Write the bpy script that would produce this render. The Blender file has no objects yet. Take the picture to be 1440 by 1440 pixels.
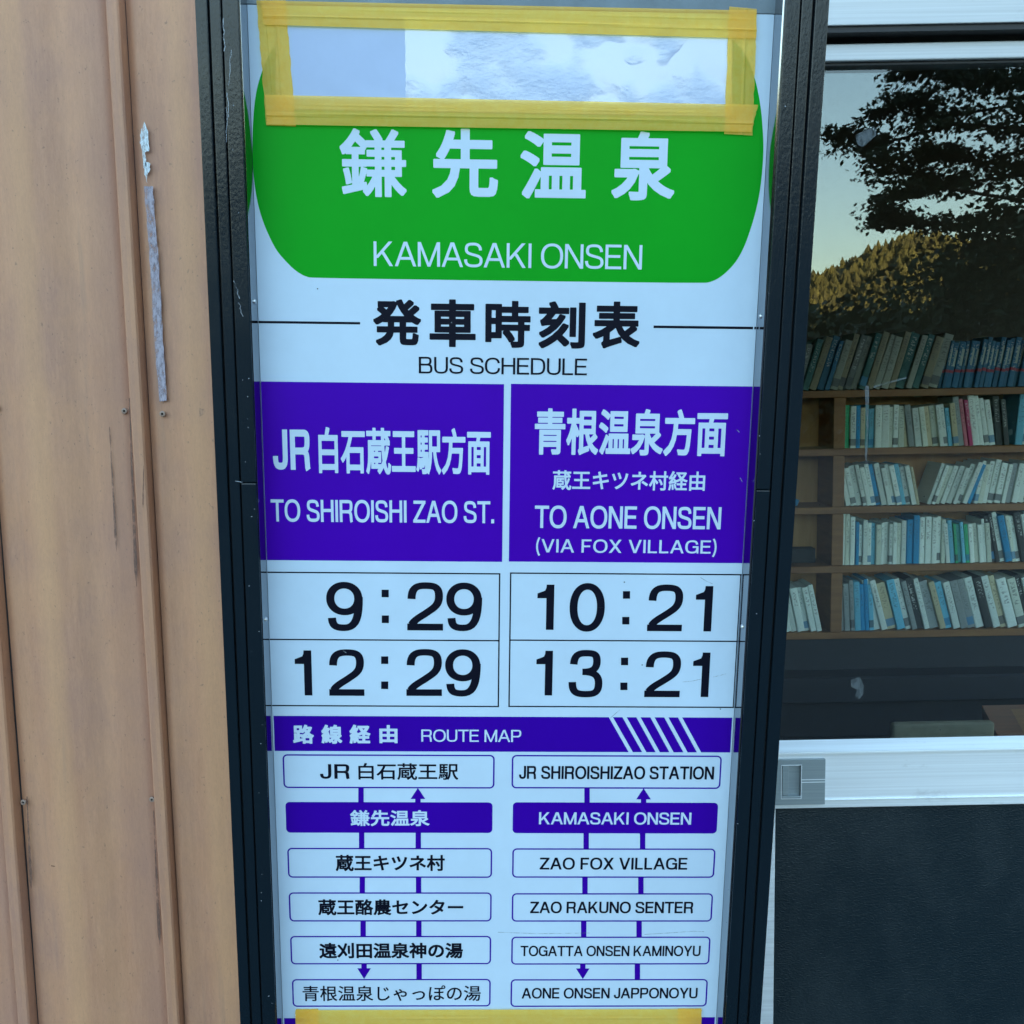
import bpy, bmesh, math, random
import mathutils
import numpy as np
from mathutils import Matrix, Vector
random.seed(7)
scene = bpy.context.scene
col = scene.collection
R = math.radians

# ---------------------------------------------------------------- camera, sky, sun, exposure
# e_*: the axes of the building as seen by the camera (x right, y down, z forward)
F = 1440.0
e_down = Vector((240, 12580, 1440)).normalized()
e_right = Vector((1, -0.019, 0.001)); e_right = (e_right - e_right.dot(e_down)*e_down).normalized()
e_fwd = e_right.cross(e_down).normalized()
C2W = Matrix((e_right, e_fwd, -e_down))          # camera space -> world
CAM = Vector((0, 0, 1.45))
cam = bpy.data.cameras.new('camera'); cam.lens = 36; cam.sensor_width = 36
cam.clip_start = 0.05; cam.clip_end = 3000
camo = bpy.data.objects.new('camera', cam); col.objects.link(camo)
camo.matrix_world = Matrix.Translation(CAM) @ (C2W @ Matrix(((1,0,0),(0,-1,0),(0,0,-1)))).to_4x4()
scene.camera = camo

SUN_EL, SUN_AZ = 8.0, 14.0                        # low sun beyond the building, azimuth from +Y towards +X
world = bpy.data.worlds.new('World'); scene.world = world; world.use_nodes = True
wn = world.node_tree; bg = wn.nodes['Background']
sky = wn.nodes.new('ShaderNodeTexSky'); sky.sky_type = 'NISHITA'; sky.sun_disc = False
sky.sun_elevation = R(SUN_EL); sky.sun_rotation = R(SUN_AZ)
sky.air_density = 1.0; sky.dust_density = 1.2; sky.ozone_density = 1.0
wn.links.new(sky.outputs[0], bg.inputs[0]); bg.inputs[1].default_value = 0.15
sun = bpy.data.lights.new('sun', 'SUN'); sun.energy = 4.8; sun.angle = R(0.5); sun.color = (1, .80, .55)
suno = bpy.data.objects.new('sun', sun); col.objects.link(suno)
sdir = Vector((math.sin(R(SUN_AZ))*math.cos(R(SUN_EL)), math.cos(R(SUN_AZ))*math.cos(R(SUN_EL)), math.sin(R(SUN_EL))))
suno.rotation_euler = sdir.to_track_quat('Z', 'Y').to_euler(); suno.location = (0, 5, 8)
scene.view_settings.view_transform = 'Standard'; scene.view_settings.look = 'None'
scene.view_settings.gamma = 1; scene.view_settings.use_curve_mapping = False
scene.view_settings.exposure = 3.05
scene.cycles.max_bounces = 8; scene.cycles.transparent_max_bounces = 16

# ---------------------------------------------------------------- placing helpers
def ray(px, py):
    return C2W @ Vector(((px-720)/F, (py-720)/F, 1))
def at(px, py, Y):                               # world point on the plane y = Y
    r = ray(px, py); return CAM + r*(Y/r.y)
def X(px, Y, py=720): return at(px, py, Y).x
def Z(py, Y, px=1270): return at(px, py, Y).z

# sign frame fitted to the photograph
a_, b_, c_ = R(11.233), R(-1.234), R(0.481)
M3 = Matrix.Rotation(c_, 3, 'Z') @ Matrix.Rotation(b_, 3, 'Y') @ Matrix.Rotation(a_, 3, 'X')
T3 = Vector((-.0052, 0.0, .9592))
m0, m1, m2 = M3.col[0].copy(), M3.col[1].copy(), M3.col[2].copy()
SG = Matrix.Identity(4)
ax, ay, az = C2W @ m0, C2W @ m2, -(C2W @ m1)
for i in range(3):
    SG[i][0], SG[i][1], SG[i][2] = ax[i], ay[i], az[i]
SG.translation = CAM + C2W @ T3
def suv(px, py, d=0.0):                          # pixel -> (u, z) in the sign frame on the plane local y = d
    k = Vector(((px-720)/F, (py-720)/F, 1))
    n = m2
    s = (T3.dot(n) + d) / k.dot(n)
    p = k*s - T3
    return p.dot(m0), -p.dot(m1)
def su(px, py=720, d=0.0): return suv(px, py, d)[0]
def sz(py, px=720, d=0.0): return suv(px, py, d)[1]

# ---------------------------------------------------------------- object helpers
def link(name, mesh, parent=None, mats=None):
    o = bpy.data.objects.new(name, mesh); col.objects.link(o)
    if parent: o.parent = parent
    if mats and mesh is not None:
        for m in (mats if isinstance(mats, (list, tuple)) else [mats]): mesh.materials.append(m)
    return o
def tag(o, label=None, cat=None, group=None, kind=None):
    if label: o['label'] = label
    if cat: o['category'] = cat
    if group: o['group'] = group
    if kind: o['kind'] = kind
    return o
def empty(name, label, cat, loc=(0,0,0), group=None):
    o = bpy.data.objects.new(name, None); col.objects.link(o); o.location = loc
    o.empty_display_size = .1
    return tag(o, label, cat, group)
class MB:
    def __init__(s): s.v = []; s.f = []; s.m = []
    def add(s, vs, fs, mi=0):
        b = len(s.v); s.v += [tuple(v) for v in vs]
        s.f += [tuple(b+i for i in f) for f in fs]; s.m += [mi]*len(fs)
    def box(s, x0, x1, y0, y1, z0, z1, mi=0):
        s.add([(x0,y0,z0),(x1,y0,z0),(x1,y1,z0),(x0,y1,z0),(x0,y0,z1),(x1,y0,z1),(x1,y1,z1),(x0,y1,z1)],
              [(0,3,2,1),(4,5,6,7),(0,1,5,4),(1,2,6,5),(2,3,7,6),(3,0,4,7)], mi)
    def tube(s, pts, rads, n=7):
        rings = []
        for i, p in enumerate(pts):
            p = Vector(p); q = Vector(pts[min(i+1, len(pts)-1)]) - Vector(pts[max(i-1, 0)])
            q.normalize(); a = q.orthogonal().normalized(); b = q.cross(a)
            rings.append([p + rads[i]*(math.cos(t)*a + math.sin(t)*b) for t in [2*math.pi*k/n for k in range(n)]])
        vs = [v for r in rings for v in r]
        fs = [(i*n+k, i*n+(k+1)%n, (i+1)*n+(k+1)%n, (i+1)*n+k) for i in range(len(pts)-1) for k in range(n)]
        fs += [tuple(range(n))[::-1], tuple((len(pts)-1)*n+k for k in range(n))]
        s.add(vs, fs)
    def mesh(s, name='m', smooth=False, off=(0,0,0)):
        me = bpy.data.meshes.new(name)
        me.from_pydata([(v[0]-off[0], v[1]-off[1], v[2]-off[2]) for v in s.v], [], s.f)
        for p, mi in zip(me.polygons, s.m): p.material_index = mi; p.use_smooth = smooth
        me.update(); return me
def bevelled(mb, name, w=.001, seg=2, off=(0,0,0)):
    me = mb.mesh(name, off=off); bm = bmesh.new(); bm.from_mesh(me)
    bmesh.ops.bevel(bm, geom=[e for e in bm.edges], offset=w, segments=seg, affect='EDGES', profile=.6)
    bm.to_mesh(me); bm.free()
    for p in me.polygons: p.use_smooth = False
    return me

# ---------------------------------------------------------------- materials
class NT:
    def __init__(s, name):
        s.mat = bpy.data.materials.new(name); s.mat.use_nodes = True
        s.t = s.mat.node_tree; s.b = s.t.nodes['Principled BSDF']; s.out = s.t.nodes['Material Output']
    def n(s, typ, **kw):
        nd = s.t.nodes.new(typ)
        for k, v in kw.items():
            if k in nd.inputs: nd.inputs[k].default_value = v
            else: setattr(nd, k, v)
        return nd
    def l(s, a, b): s.t.links.new(a, b)
    def coords(s, scale=(1,1,1), kind='Object'):
        tc = s.n('ShaderNodeTexCoord'); mp = s.n('ShaderNodeMapping'); mp.inputs['Scale'].default_value = scale
        s.l(tc.outputs[kind], mp.inputs[0]); return mp.outputs[0]
    def noise(s, scale, sc=(1,1,1), detail=5, rough=.55, kind='Object'):
        nz = s.n('ShaderNodeTexNoise'); nz.inputs['Scale'].default_value = scale
        nz.inputs['Detail'].default_value = detail; nz.inputs['Roughness'].default_value = rough
        s.l(s.coords(sc, kind), nz.inputs['Vector']); return nz.outputs['Fac']
    def ramp(s, fac, stops):
        r = s.n('ShaderNodeValToRGB'); cr = r.color_ramp
        while len(cr.elements) < len(stops): cr.elements.new(.5)
        for e, (p, c) in zip(cr.elements, stops):
            e.position = p; e.color = (c if len(c) == 4 else (*c, 1)) if hasattr(c, '__len__') else (c, c, c, 1)
        s.l(fac, r.inputs[0]); return r.outputs[0]
    def mix(s, fac, a, b, mode='MIX'):
        m = s.n('ShaderNodeMix', data_type='RGBA', blend_type=mode)
        for sock, v in ((m.inputs[0], fac), (m.inputs[6], a), (m.inputs[7], b)):
            if hasattr(v, 'links'): s.l(v, sock)
            elif sock == m.inputs[0]: sock.default_value = v
            else: sock.default_value = (*v, 1) if len(v) == 3 else v
        return m.outputs[2]
    def math(s, op, a, b=0.0, c=None):
        m = s.n('ShaderNodeMath', operation=op)
        for i, v in enumerate((a, b, c)):
            if v is None: continue
            if hasattr(v, 'links'): s.l(v, m.inputs[i])
            else: m.inputs[i].default_value = v
        return m.outputs[0]
    def bump(s, h, strength=.2, dist=.001):
        b = s.n('ShaderNodeBump'); b.inputs['Strength'].default_value = strength; b.inputs['Distance'].default_value = dist
        s.l(h, b.inputs['Height']); s.l(b.outputs[0], s.b.inputs['Normal'])
    def set(s, **kw):
        for k, v in kw.items():
            i = s.b.inputs[k.replace('_', ' ')]
            if hasattr(v, 'links'): s.l(v, i)
            elif hasattr(v, '__len__') and len(v) == 3: i.default_value = (*v, 1)
            else: i.default_value = v
        return s
def plain(name, c, rough=.5, metal=0, var=.12, vs=30, sc=(1,1,1), bump=0, bs=400, coat=0):
    m = NT(name)
    nz = m.noise(vs, sc)
    c2 = m.mix(m.ramp(nz, [(.3, 0), (.7, 1)]), tuple(x*(1-var) for x in c), tuple(min(1, x*(1+var)) for x in c))
    m.set(Base_Color=c2, Roughness=rough, Metallic=metal, Coat_Weight=coat)
    if bump: m.bump(m.noise(bs, sc), bump, .0006)
    return m.mat
BAND_PHASE = (-X(205.5, 1.22)/.188) % 1.0
def mat_siding():
    m = NT('tan_siding')
    st = m.noise(7, (3.5, 1, .45), 5, .55); blot = m.noise(7, (1, 1, .8), 6, .65); fine = m.noise(90, (2, 1, .25), 8, .78)
    c = m.mix(m.ramp(st, [(.33, 0), (.68, 1)]), (.425, .212, .125), (.510, .266, .152))
    c = m.mix(m.math('MULTIPLY', m.ramp(blot, [(.44, 0), (.66, 1)]), .6), c, (.345, .185, .142))
    c = m.mix(m.math('MULTIPLY', m.ramp(fine, [(.45, 0), (.70, 1)]), .38), c, (.60, .325, .195))
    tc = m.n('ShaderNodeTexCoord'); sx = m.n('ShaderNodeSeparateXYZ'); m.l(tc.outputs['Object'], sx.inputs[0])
    ph = m.math('MULTIPLY_ADD', blot, .03, m.math('FRACT', m.math('MULTIPLY_ADD', sx.outputs[0], 1/.188, BAND_PHASE)))
    c = m.mix(m.math('MULTIPLY', m.ramp(ph, [(.26, 0), (.36, 1), (.42, .8), (.47, 0)]), .50), c, (.60, .325, .170))  # lighter strip painted along the bulge to imitate light on the bend
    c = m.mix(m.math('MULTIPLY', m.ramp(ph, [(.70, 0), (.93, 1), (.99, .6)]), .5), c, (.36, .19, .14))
    sp = m.noise(260, (1, 1, .6), 3, .6); c = m.mix(m.math('MULTIPLY', m.ramp(sp, [(.66, 0), (.72, 1)]), .5), c, (.12, .085, .07))
    dr = m.noise(26, (1.6, 1, .09), 4, .6); c = m.mix(m.math('MULTIPLY', m.ramp(dr, [(.62, 0), (.74, 1)]), .35), c, (.22, .15, .125))
    gr = m.noise(420, (1.4, 1, .35), 6, .8); c = m.mix(m.math('MULTIPLY', m.ramp(gr, [(.42, 0), (.62, 1)]), .16), c, (.20, .11, .08))
    m.set(Base_Color=c, Roughness=m.math('MULTIPLY_ADD', blot, .25, .38), Specular_IOR_Level=.35)
    m.bump(m.noise(22, (1, 1, .35), 4), .35, .003)
    return m.mat
def mat_black():
    m = NT('black_paint')
    sc = m.noise(55, (3, 1, .6), 8, .72); w = m.ramp(sc, [(.70, 0), (.74, 1)])
    m.set(Base_Color=m.mix(m.math('MULTIPLY', w, .25), (.004, .010, .016), (.16, .18, .20)), Specular_IOR_Level=.30, Roughness=m.math('MULTIPLY_ADD', m.noise(14), .2, .12))
    m.bump(m.noise(420, (1, 1, .6), 3), .30, .0006)
    return m.mat
def mat_alu(name='aluminium', base=(.62, .68, .74), rough=.34):
    m = NT(name)
    st = m.noise(60, (.04, 1, 5), 4, .6); c = m.mix(m.ramp(st, [(.35, 0), (.65, 1)]), tuple(x*.86 for x in base), base)
    dirt = m.noise(28, (.5, 1, 1), 8, .7); c = m.mix(m.math('MULTIPLY', m.ramp(dirt, [(.6, 0), (.75, 1)]), .35), c, (.22, .22, .2))
    m.set(Base_Color=c, Metallic=.35, Roughness=rough); m.bump(st, .06, .0006)
    return m.mat
def mat_print(name, c, rough=.32, coat=.0):
    m = NT(name)
    cc = m.mix(m.ramp(m.noise(5, (1, 1, 1), 7, .7), [(.3, 0), (.62, 1)]), tuple(x*.90 for x in c), c)
    m.set(Base_Color=cc, Roughness=rough, Specular_IOR_Level=.10, Coat_Weight=coat, Coat_Roughness=.05)
    return m.mat
def mat_tape():
    m = NT('yellow_tape')
    fib = m.noise(160, (1, 1, 1), 5, .7); rid = m.noise(120, (.05, 1, 3), 3)
    c = m.mix(m.ramp(fib, [(.3, 0), (.7, 1)]), (1.0, .55, .09), (1.0, .64, .16))
    m.set(Base_Color=c, Roughness=.5, Specular_IOR_Level=.3); m.bump(m.math('ADD', fib, rid), .3, .0006)
    tr = m.n('ShaderNodeBsdfTransparent'); tr.inputs[0].default_value = (1, .90, .34, 1)
    mx = m.n('ShaderNodeMixShader'); mx.inputs[0].default_value = .44
    m.l(tr.outputs[0], mx.inputs[1]); m.l(m.b.outputs[0], mx.inputs[2]); m.l(mx.outputs[0], m.out.inputs[0])
    return m.mat
def mat_film():
    m = NT('clear_wrinkled_film')
    tr = m.n('ShaderNodeBsdfTransparent'); gl = m.n('ShaderNodeBsdfGlossy'); gl.inputs['Roughness'].default_value = .09
    big = m.noise(24, (1, 1, 1.2), 2, .5); small = m.noise(120, (1, 1, 1.4), 5, .65)
    wr = m.ramp(m.noise(16, (1, 1, 1), 2), [(.42, 0), (.62, 1)])
    bp = m.n('ShaderNodeBump'); bp.inputs['Strength'].default_value = .32; bp.inputs['Distance'].default_value = .0016
    m.l(m.math('ADD', m.math('MULTIPLY', big, .22), m.math('MULTIPLY', m.math('MULTIPLY', small, wr), 2.2)), bp.inputs['Height']); m.l(bp.outputs[0], gl.inputs['Normal'])
    mx = m.n('ShaderNodeMixShader'); mx.inputs[0].default_value = .085
    m.l(tr.outputs[0], mx.inputs[1]); m.l(gl.outputs[0], mx.inputs[2]); m.l(mx.outputs[0], m.out.inputs[0])
    m.t.nodes.remove(m.b); return m.mat
def mat_glass():
    m = NT('window_glass')
    tr = m.n('ShaderNodeBsdfTransparent'); tr.inputs[0].default_value = (.90, .96, .95, 1)
    gl = m.n('ShaderNodeBsdfGlossy'); gl.inputs['Roughness'].default_value = 0.0; gl.inputs[0].default_value = (.95, 1, 1, 1)
    fr = m.n('ShaderNodeFresnel'); fr.inputs[0].default_value = 1.5
    mx = m.n('ShaderNodeMixShader'); m.l(m.math('MULTIPLY_ADD', fr.outputs[0], 1.0, GLASS_R), mx.inputs[0])
    m.l(tr.outputs[0], mx.inputs[1]); m.l(gl.outputs[0], mx.inputs[2]); m.l(mx.outputs[0], m.out.inputs[0])
    m.t.nodes.remove(m.b); return m.mat
GLASS_R = .018
def mat_stain(name, c, alpha, scale=60):
    m = NT(name); m.set(Base_Color=c, Roughness=.6)
    m.set(Alpha=m.math('MULTIPLY', m.ramp(m.noise(scale, (1, 1, .4), 5, .7), [(.36, .10), (.58, 1)]), alpha)); return m.mat
def mat_hammered():
    m = NT('dark_hammered_panel')
    m.set(Base_Color=m.mix(m.ramp(m.noise(9, (1, 1, .6), 8, .75), [(.45, 0), (.75, 1)]), (.0025, .011, .017), (.016, .026, .032)), Roughness=.42, Specular_IOR_Level=.4)
    v = m.n('ShaderNodeTexVoronoi'); v.inputs['Scale'].default_value = 380; v.feature = 'SMOOTH_F1'
    m.l(m.coords((.8, 1, 1.5)), v.inputs['Vector'])
    m.bump(m.math('MULTIPLY_ADD', m.noise(480, (.6, 1, 1.3), 4), .8, v.outputs['Distance']), .55, .0009)
    return m.mat
def mat_wood(name, c1, c2, sc=(.6, 1, 6), rough=.5):
    m = NT(name)
    nz = m.noise(7, sc, 6, .6); nz2 = m.noise(3, (1, 1, 1), 3)
    c = m.mix(m.ramp(nz, [(.3, 0), (.7, 1)]), c1, c2); c = m.mix(m.math('MULTIPLY', nz2, .4), c, tuple(x*.5 for x in c1))
    m.set(Base_Color=c, Roughness=rough); return m.mat
def mat_book(name, blueset=False):
    m = NT(name)
    oi = m.n('ShaderNodeObjectInfo'); tc = m.n('ShaderNodeTexCoord'); sp = m.n('ShaderNodeSeparateXYZ')
    m.l(tc.outputs['Generated'], sp.inputs[0]); x, y, z = sp.outputs
    rnd = oi.outputs['Random']
    cmb = m.n('ShaderNodeCombineXYZ'); m.l(m.math('MULTIPLY', x, 2.2), cmb.inputs[0]); m.l(m.math('MULTIPLY', z, 34), cmb.inputs[2]); m.l(m.math('MULTIPLY', rnd, 91.7), cmb.inputs[1])
    nz = m.n('ShaderNodeTexNoise'); nz.inputs['Scale'].default_value = 1.3; nz.inputs['Detail'].default_value = 3; m.l(cmb.outputs[0], nz.inputs['Vector'])
    ink = m.ramp(nz.outputs['Fac'], [(.52, 0), (.56, 1)])
    band = m.math('MULTIPLY', m.math('LESS_THAN', m.math('ABSOLUTE', m.math('SUBTRACT', x, .5)), .24),
                  m.math('MULTIPLY', m.math('GREATER_THAN', z, m.math('MULTIPLY_ADD', rnd, .3, .3)), m.math('LESS_THAN', z, .93)))
    band = m.math('MULTIPLY', band, m.math('LESS_THAN', y, .2))
    lum = m.n('ShaderNodeRGBToBW'); m.l(oi.outputs['Color'], lum.inputs[0])
    inkc = m.mix(m.math('GREATER_THAN', lum.outputs[0], .22), (.75, .76, .72), (.05, .06, .08))
    base = m.mix(m.ramp(nz.outputs['Fac'], [(.2, 0), (.8, 1)]), oi.outputs['Color'], (.8, .8, .76), 'MULTIPLY')
    base = m.mix(.25, base, oi.outputs['Color'])
    c = m.mix(m.math('MULTIPLY', m.math('MULTIPLY', ink, band), .5), base, inkc)
    if blueset:
        red = m.math('LESS_THAN', m.math('ABSOLUTE', m.math('SUBTRACT', z, .36)), .03)
        c = m.mix(red, c, (.35, .03, .07))
        pale = m.math('MULTIPLY', m.math('GREATER_THAN', z, .48), m.math('LESS_THAN', z, .84)); pale = m.math('MULTIPLY', pale, m.math('GREATER_THAN', x, .55))
        c = m.mix(m.math('MULTIPLY', pale, .8), c, (.45, .5, .42))
    else:
        lab = m.math('MULTIPLY', m.math('LESS_THAN', z, .22), m.math('GREATER_THAN', z, .06)); lab = m.math('MULTIPLY', lab, m.math('GREATER_THAN', m.math('FRACT', m.math('MULTIPLY', rnd, 7.3)), .62))
        c = m.mix(m.math('MULTIPLY', lab, .8), c, m.mix(m.math('GREATER_THAN', m.math('FRACT', m.math('MULTIPLY', rnd, 13.1)), .6), (.06, .07, .09), (.04, .22, .42)))
    m.set(Base_Color=c, Roughness=.45)
    return m.mat

M = dict(
    siding=mat_siding(), black=mat_black(), alu=mat_alu('aluminium', (.86, .92, .96), .42), alu_top=mat_alu('dimmed_aluminium', (.52, .55, .57), .46), alu_dk=mat_alu('grey_alloy', (.30, .36, .38), .4),  # alu_top: darker copy of the aluminium, toning down the bright sky it reflects
    white=mat_print('white_sheet', (.49, .625, .76), .4), green=mat_print('green_ink', (.0, .31, .010), .45),
    purple=mat_print('purple_ink', (.052, .001, .36)), purple_dk=mat_print('dark_purple_ink', (.032, .001, .30)),
    ink=mat_print('black_ink', (.003, .004, .012), .5), tape=mat_tape(), patch=mat_print('patch_paper', (.40, .50, .70), .3), film=mat_film(), glass=mat_glass(),
    rubber=plain('black_rubber', (.012, .013, .015), .55), ham=mat_hammered(),
    residue=mat_stain('tape_residue', (.36, .33, .40), 1.0, 260),
    flake=mat_stain('pale_residue', (.62, .72, .78), 1.0, 330),
    smear=mat_stain('window_smear', (.18, .22, .24), .36, 150), dirt=mat_stain('dirt_mark', (.13, .075, .06), .55, 150),
    screw=plain('screw_steel', (.55, .58, .6), .3, metal=.8), screw_tan=plain('painted_screw', (.28, .20, .16), .45),
    hole=plain('socket_shadow', (.01, .01, .01), .8),
    liner=plain('liner_metal', (.26, .28, .31), .09, metal=1, var=.05), gap=plain('dark_gap', (.004, .004, .005), .8),
    shelf=mat_wood('shelf_wood', (.24, .095, .036), (.36, .165, .06)), shelf_back=mat_wood('shelf_back_wood', (.56, .24, .08), (.72, .38, .15), (4, 1, .6)),
    dark=plain('dark_interior', (.012, .014, .024), .6), dark2=plain('dark_panelling', (.010, .012, .022), .5), brown=plain('brown_wall', (.045, .035, .022), .8),
    ceil=plain('ceiling_board', (.35, .33, .29), .8), floor=plain('room_floor', (.05, .045, .04), .6),
    book=mat_book('book_cover'), bookb=mat_book('blue_set_cover', True),
    asphalt=plain('asphalt', (.04, .04, .042), .9, bump=.5, bs=200, vs=8), hill=plain('hill_grass', (.05, .06, .018), .9, vs=.2),
    forest=plain('forest_foliage', (.075, .064, .010), .8, var=.55, vs=.12), leaf=plain('maple_leaf', (.022, .045, .014), .6, var=.3, vs=3),
    bark=plain('bark', (.03, .022, .016), .9, bump=.6, bs=60), cream=plain('cream_vinyl', (.26, .235, .17), .5), table=mat_wood('table_wood', (.24, .05, .018), (.40, .09, .03), (1, 6, 1), .3),
)

# ================================================================ THE SETTING
YW, YG, YS = 1.22, 1.31, 3.80                     # siding face, window glass, front of the bookshelf
mb = MB(); mb.box(-1500, 1500, -1500, 1500, -.4, 0); tag(link('ground', mb.mesh('ground'), None, M['hill']), kind='structure')
mb = MB(); mb.box(-60, 60, -22, 1.15, .002, .006); tag(link('road', mb.mesh('road'), None, M['asphalt']), kind='structure')

def hillmesh(x0, x1, prof, nx=90, amp=2.0, seed=1):
    """prof: list of (y, height factor); heights from hfun(x)"""
    rnd = random.Random(seed); mb = MB(); vs = []
    for i in range(nx+1):
        x = x0+(x1-x0)*i/nx
        for (y, h) in prof: vs.append((x, y, h(x) + (rnd.uniform(-amp, amp) if h(x) > 1 else 0)))
    n = len(prof); mb.add(vs, [(i*n+j, (i+1)*n+j, (i+1)*n+j+1, i*n+j+1) for i in range(nx) for j in range(n-1)])
    return mb.mesh('hill', True)
# wooded hill across the valley, seen mirrored in the window glass
def crest(x):                                    # x is world x at ~310 m
    return 34 + 9*math.exp(-((x-118)/26)**2) + 26*math.exp(-((x-205)/52)**2) - 12*math.exp(-((x+120)/150)**2) + 2.0*math.sin(x*.11)
hp = [(-120, lambda x: 0.0), (-180, lambda x: crest(x)*.16), (-240, lambda x: crest(x)*.45), (-290, lambda x: crest(x)*.82), (-315, lambda x: crest(x)), (-380, lambda x: crest(x)*.6), (-520, lambda x: 0.0)]
tag(link('hill', hillmesh(-420, 520, hp, 120, .6), None, M['hill']), kind='structure')
def hz(x, y):
    for (ya, fa), (yb, fb) in zip(hp, hp[1:]):
        if yb <= y <= ya: t = (ya-y)/(ya-yb); return fa(x)*(1-t)+fb(x)*t
    return 0
# wooded ridge behind the building: its shade covers the building and the foot of the far hill
hb = [(14, lambda x: 0.0), (60, lambda x: 22+2*math.sin(x*.05)), (120, lambda x: 62+5*math.sin(x*.03)), (170, lambda x: 84+5*math.sin(x*.023)), (260, lambda x: 40.), (340, lambda x: 0.)]
tag(link('hill', hillmesh(-420, 420, hb, 70, .6, 3), None, M['hill']), kind='structure')
rf = random.Random(11); mb = MB()
def conifer(x, y, z, h, r):
    n = 7; a0 = rf.uniform(0, 6)
    for (za, zb, rr) in ((.05, .50, 1), (.30, .76, .76), (.56, 1.0, .48)):
        vs = [(x+r*rr*rf.uniform(.65, 1.2)*math.cos(a0+k*2*math.pi/n), y+r*rr*rf.uniform(.65, 1.2)*math.sin(a0+k*2*math.pi/n), z+h*(za+rf.uniform(-.04, .04))) for k in range(n)]
        vs.append((x+rf.uniform(-.1, .1)*r, y, z+h*zb))
        mb.add(vs, [(k, (k+1) % n, n) for k in range(n)])
for i in range(9000):
    y = rf.uniform(-330, -150); x = rf.uniform(20, 330)
    conifer(x, y, hz(x, y)-1.5, rf.uniform(3.4, 5.6) if x > 75 else rf.uniform(4, 7.5), rf.uniform(1.6, 3.2))
for i in range(1200):
    y = rf.uniform(-330, -180); x = rf.uniform(-330, 20)
    conifer(x, y, hz(x, y)-.5, rf.uniform(7, 12), rf.uniform(2.5, 4.0))
tag(link('forest', mb.mesh('forest'), None, M['forest']), 'golden lit conifer wood covering the far hillside', 'forest', kind='stuff')

# maple tree mirrored in the glass: leaf tiers reaching in from the right
DV = 9.0; YT = 2*YG - DV                          # virtual distance and real y of the tree
def mirr(px, py, d=DV):
    r = ray(px, py); p = CAM + r*(d/r.y); return Vector((p.x, 2*YG-p.y, p.z))
def leafcloud(mb, pts, n, sz, rnd, rad, flat=.35):
    for i in range(n):
        k = rnd.random()*(len(pts)-1.001); a = int(k); t = k-a
        c = pts[a][0].lerp(pts[a+1][0], t); rr = pts[a][1]*(1-t)+pts[a+1][1]*t
        p = c + Vector((rnd.gauss(0, rr), rnd.gauss(0, rr*1.2), rnd.gauss(0, rr*flat)))
        s = sz*rnd.uniform(.6, 1.35); d = Vector((rnd.uniform(-1, 1), rnd.uniform(-1, 1), rnd.uniform(-.9, .25))).normalized()
        e = d.orthogonal().normalized(); e.rotate(mathutils.Quaternion(d, rnd.uniform(0, 6.28)))
        f = d.cross(e)*.12*s
        mb.add([p-d*s*.5, p+e*s*.30+f, p+d*s*.6, p-e*s*.30+f], [(0, 1, 2, 3)])
tree = empty('maple_tree', 'dark spreading maple tree mirrored in the upper window glass', 'tree', (mirr(1560, 700).x, YT, 0))
TO = tree.location
tb = mirr(1560, 700); trunk_pts = [Vector((TO.x, YT, -.1)), Vector((TO.x+.05, YT, 1.2)), Vector((TO.x-.05, YT+.1, 2.6)), Vector((TO.x+.1, YT, 4.2)), Vector((TO.x, YT, 6.0))]
mb = MB(); mb.tube(trunk_pts, [.24, .19, .16, .12, .05], 10); link('trunk', mb.mesh('trunk', True, TO), tree, M['bark'])
tiers = [
  [(1268, 100), (1310, 112), (1370, 130), (1440, 130), (1560, 150)],
  [(1365, 88), (1400, 92), (1440, 96), (1520, 90)],
  [(1240, 160), (1275, 150), (1330, 156), (1400, 160), (1500, 165)],
  [(1165, 192), (1200, 197), (1255, 190), (1320, 190), (1400, 195), (1520, 210)],
  [(1215, 230), (1250, 236), (1300, 240), (1360, 250), (1440, 252), (1540, 260)],
  [(1255, 282), (1285, 275), (1310, 268)],
  [(1232, 300), (1262, 307), (1310, 312), (1370, 310), (1460, 300)],
  [(1290, 215), (1350, 215), (1420, 220), (1500, 225)],
]
wid = [.15, .10, .12, .13, .14, .08, .12, .12]
rl = random.Random(5); fol = MB()
for ti, (tr_, w_) in enumerate(zip(tiers, wid)):
    pts = []
    for k, (px, py) in enumerate(tr_):
        p = mirr(px, py); p.y += rl.uniform(-.4, .4); pts.append((p, w_*(.35 if k == 0 else min(1.3, .7+.25*k))))
    mb = MB(); root = Vector((TO.x, YT, pts[-1][0].z-.25))
    bp = [root] + [p for p, _ in reversed(pts)]
    mb.tube(bp, [.016*(1-i/len(bp))+.004 for i in range(len(bp))], 6); link('branch', mb.mesh('branch', True, TO), tree, M['bark'])
    # twigs give the outline its own fingers
    for tw in range(26):
        k = rl.random()*(len(pts)-1.001); a = int(k); c = pts[a][0].lerp(pts[a+1][0], k-a)
        e = c + Vector((-rl.uniform(.05, .34), rl.uniform(-.5, .5), rl.uniform(-.07, .05)))
        leafcloud(fol, [(c, w_*.4), (e, w_*.22)], 40, .05, rl, 0, .6)
    leafcloud(fol, pts, 720 if len(tr_) > 3 else 240, .052, rl, 0, .27)
for (px, py, n, rr) in ((1480, 150, 400, .16), (1500, 205, 700, .18), (1500, 290, 1200, .2), (1400, 350, 1700, .26), (1440, 430, 1800, .32), (1340, 400, 700, .18), (1500, 380, 1500, .4), (1520, 200, 1500, .4)):
    p = mirr(px, py); leafcloud(fol, [(p, rr), (p+Vector((.2, 0, 0)), rr)], n, .075, rl, 0, .8)
tag(link('foliage', fol.mesh('foliage', False, TO), tree, M['leaf']), kind='stuff')
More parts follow.
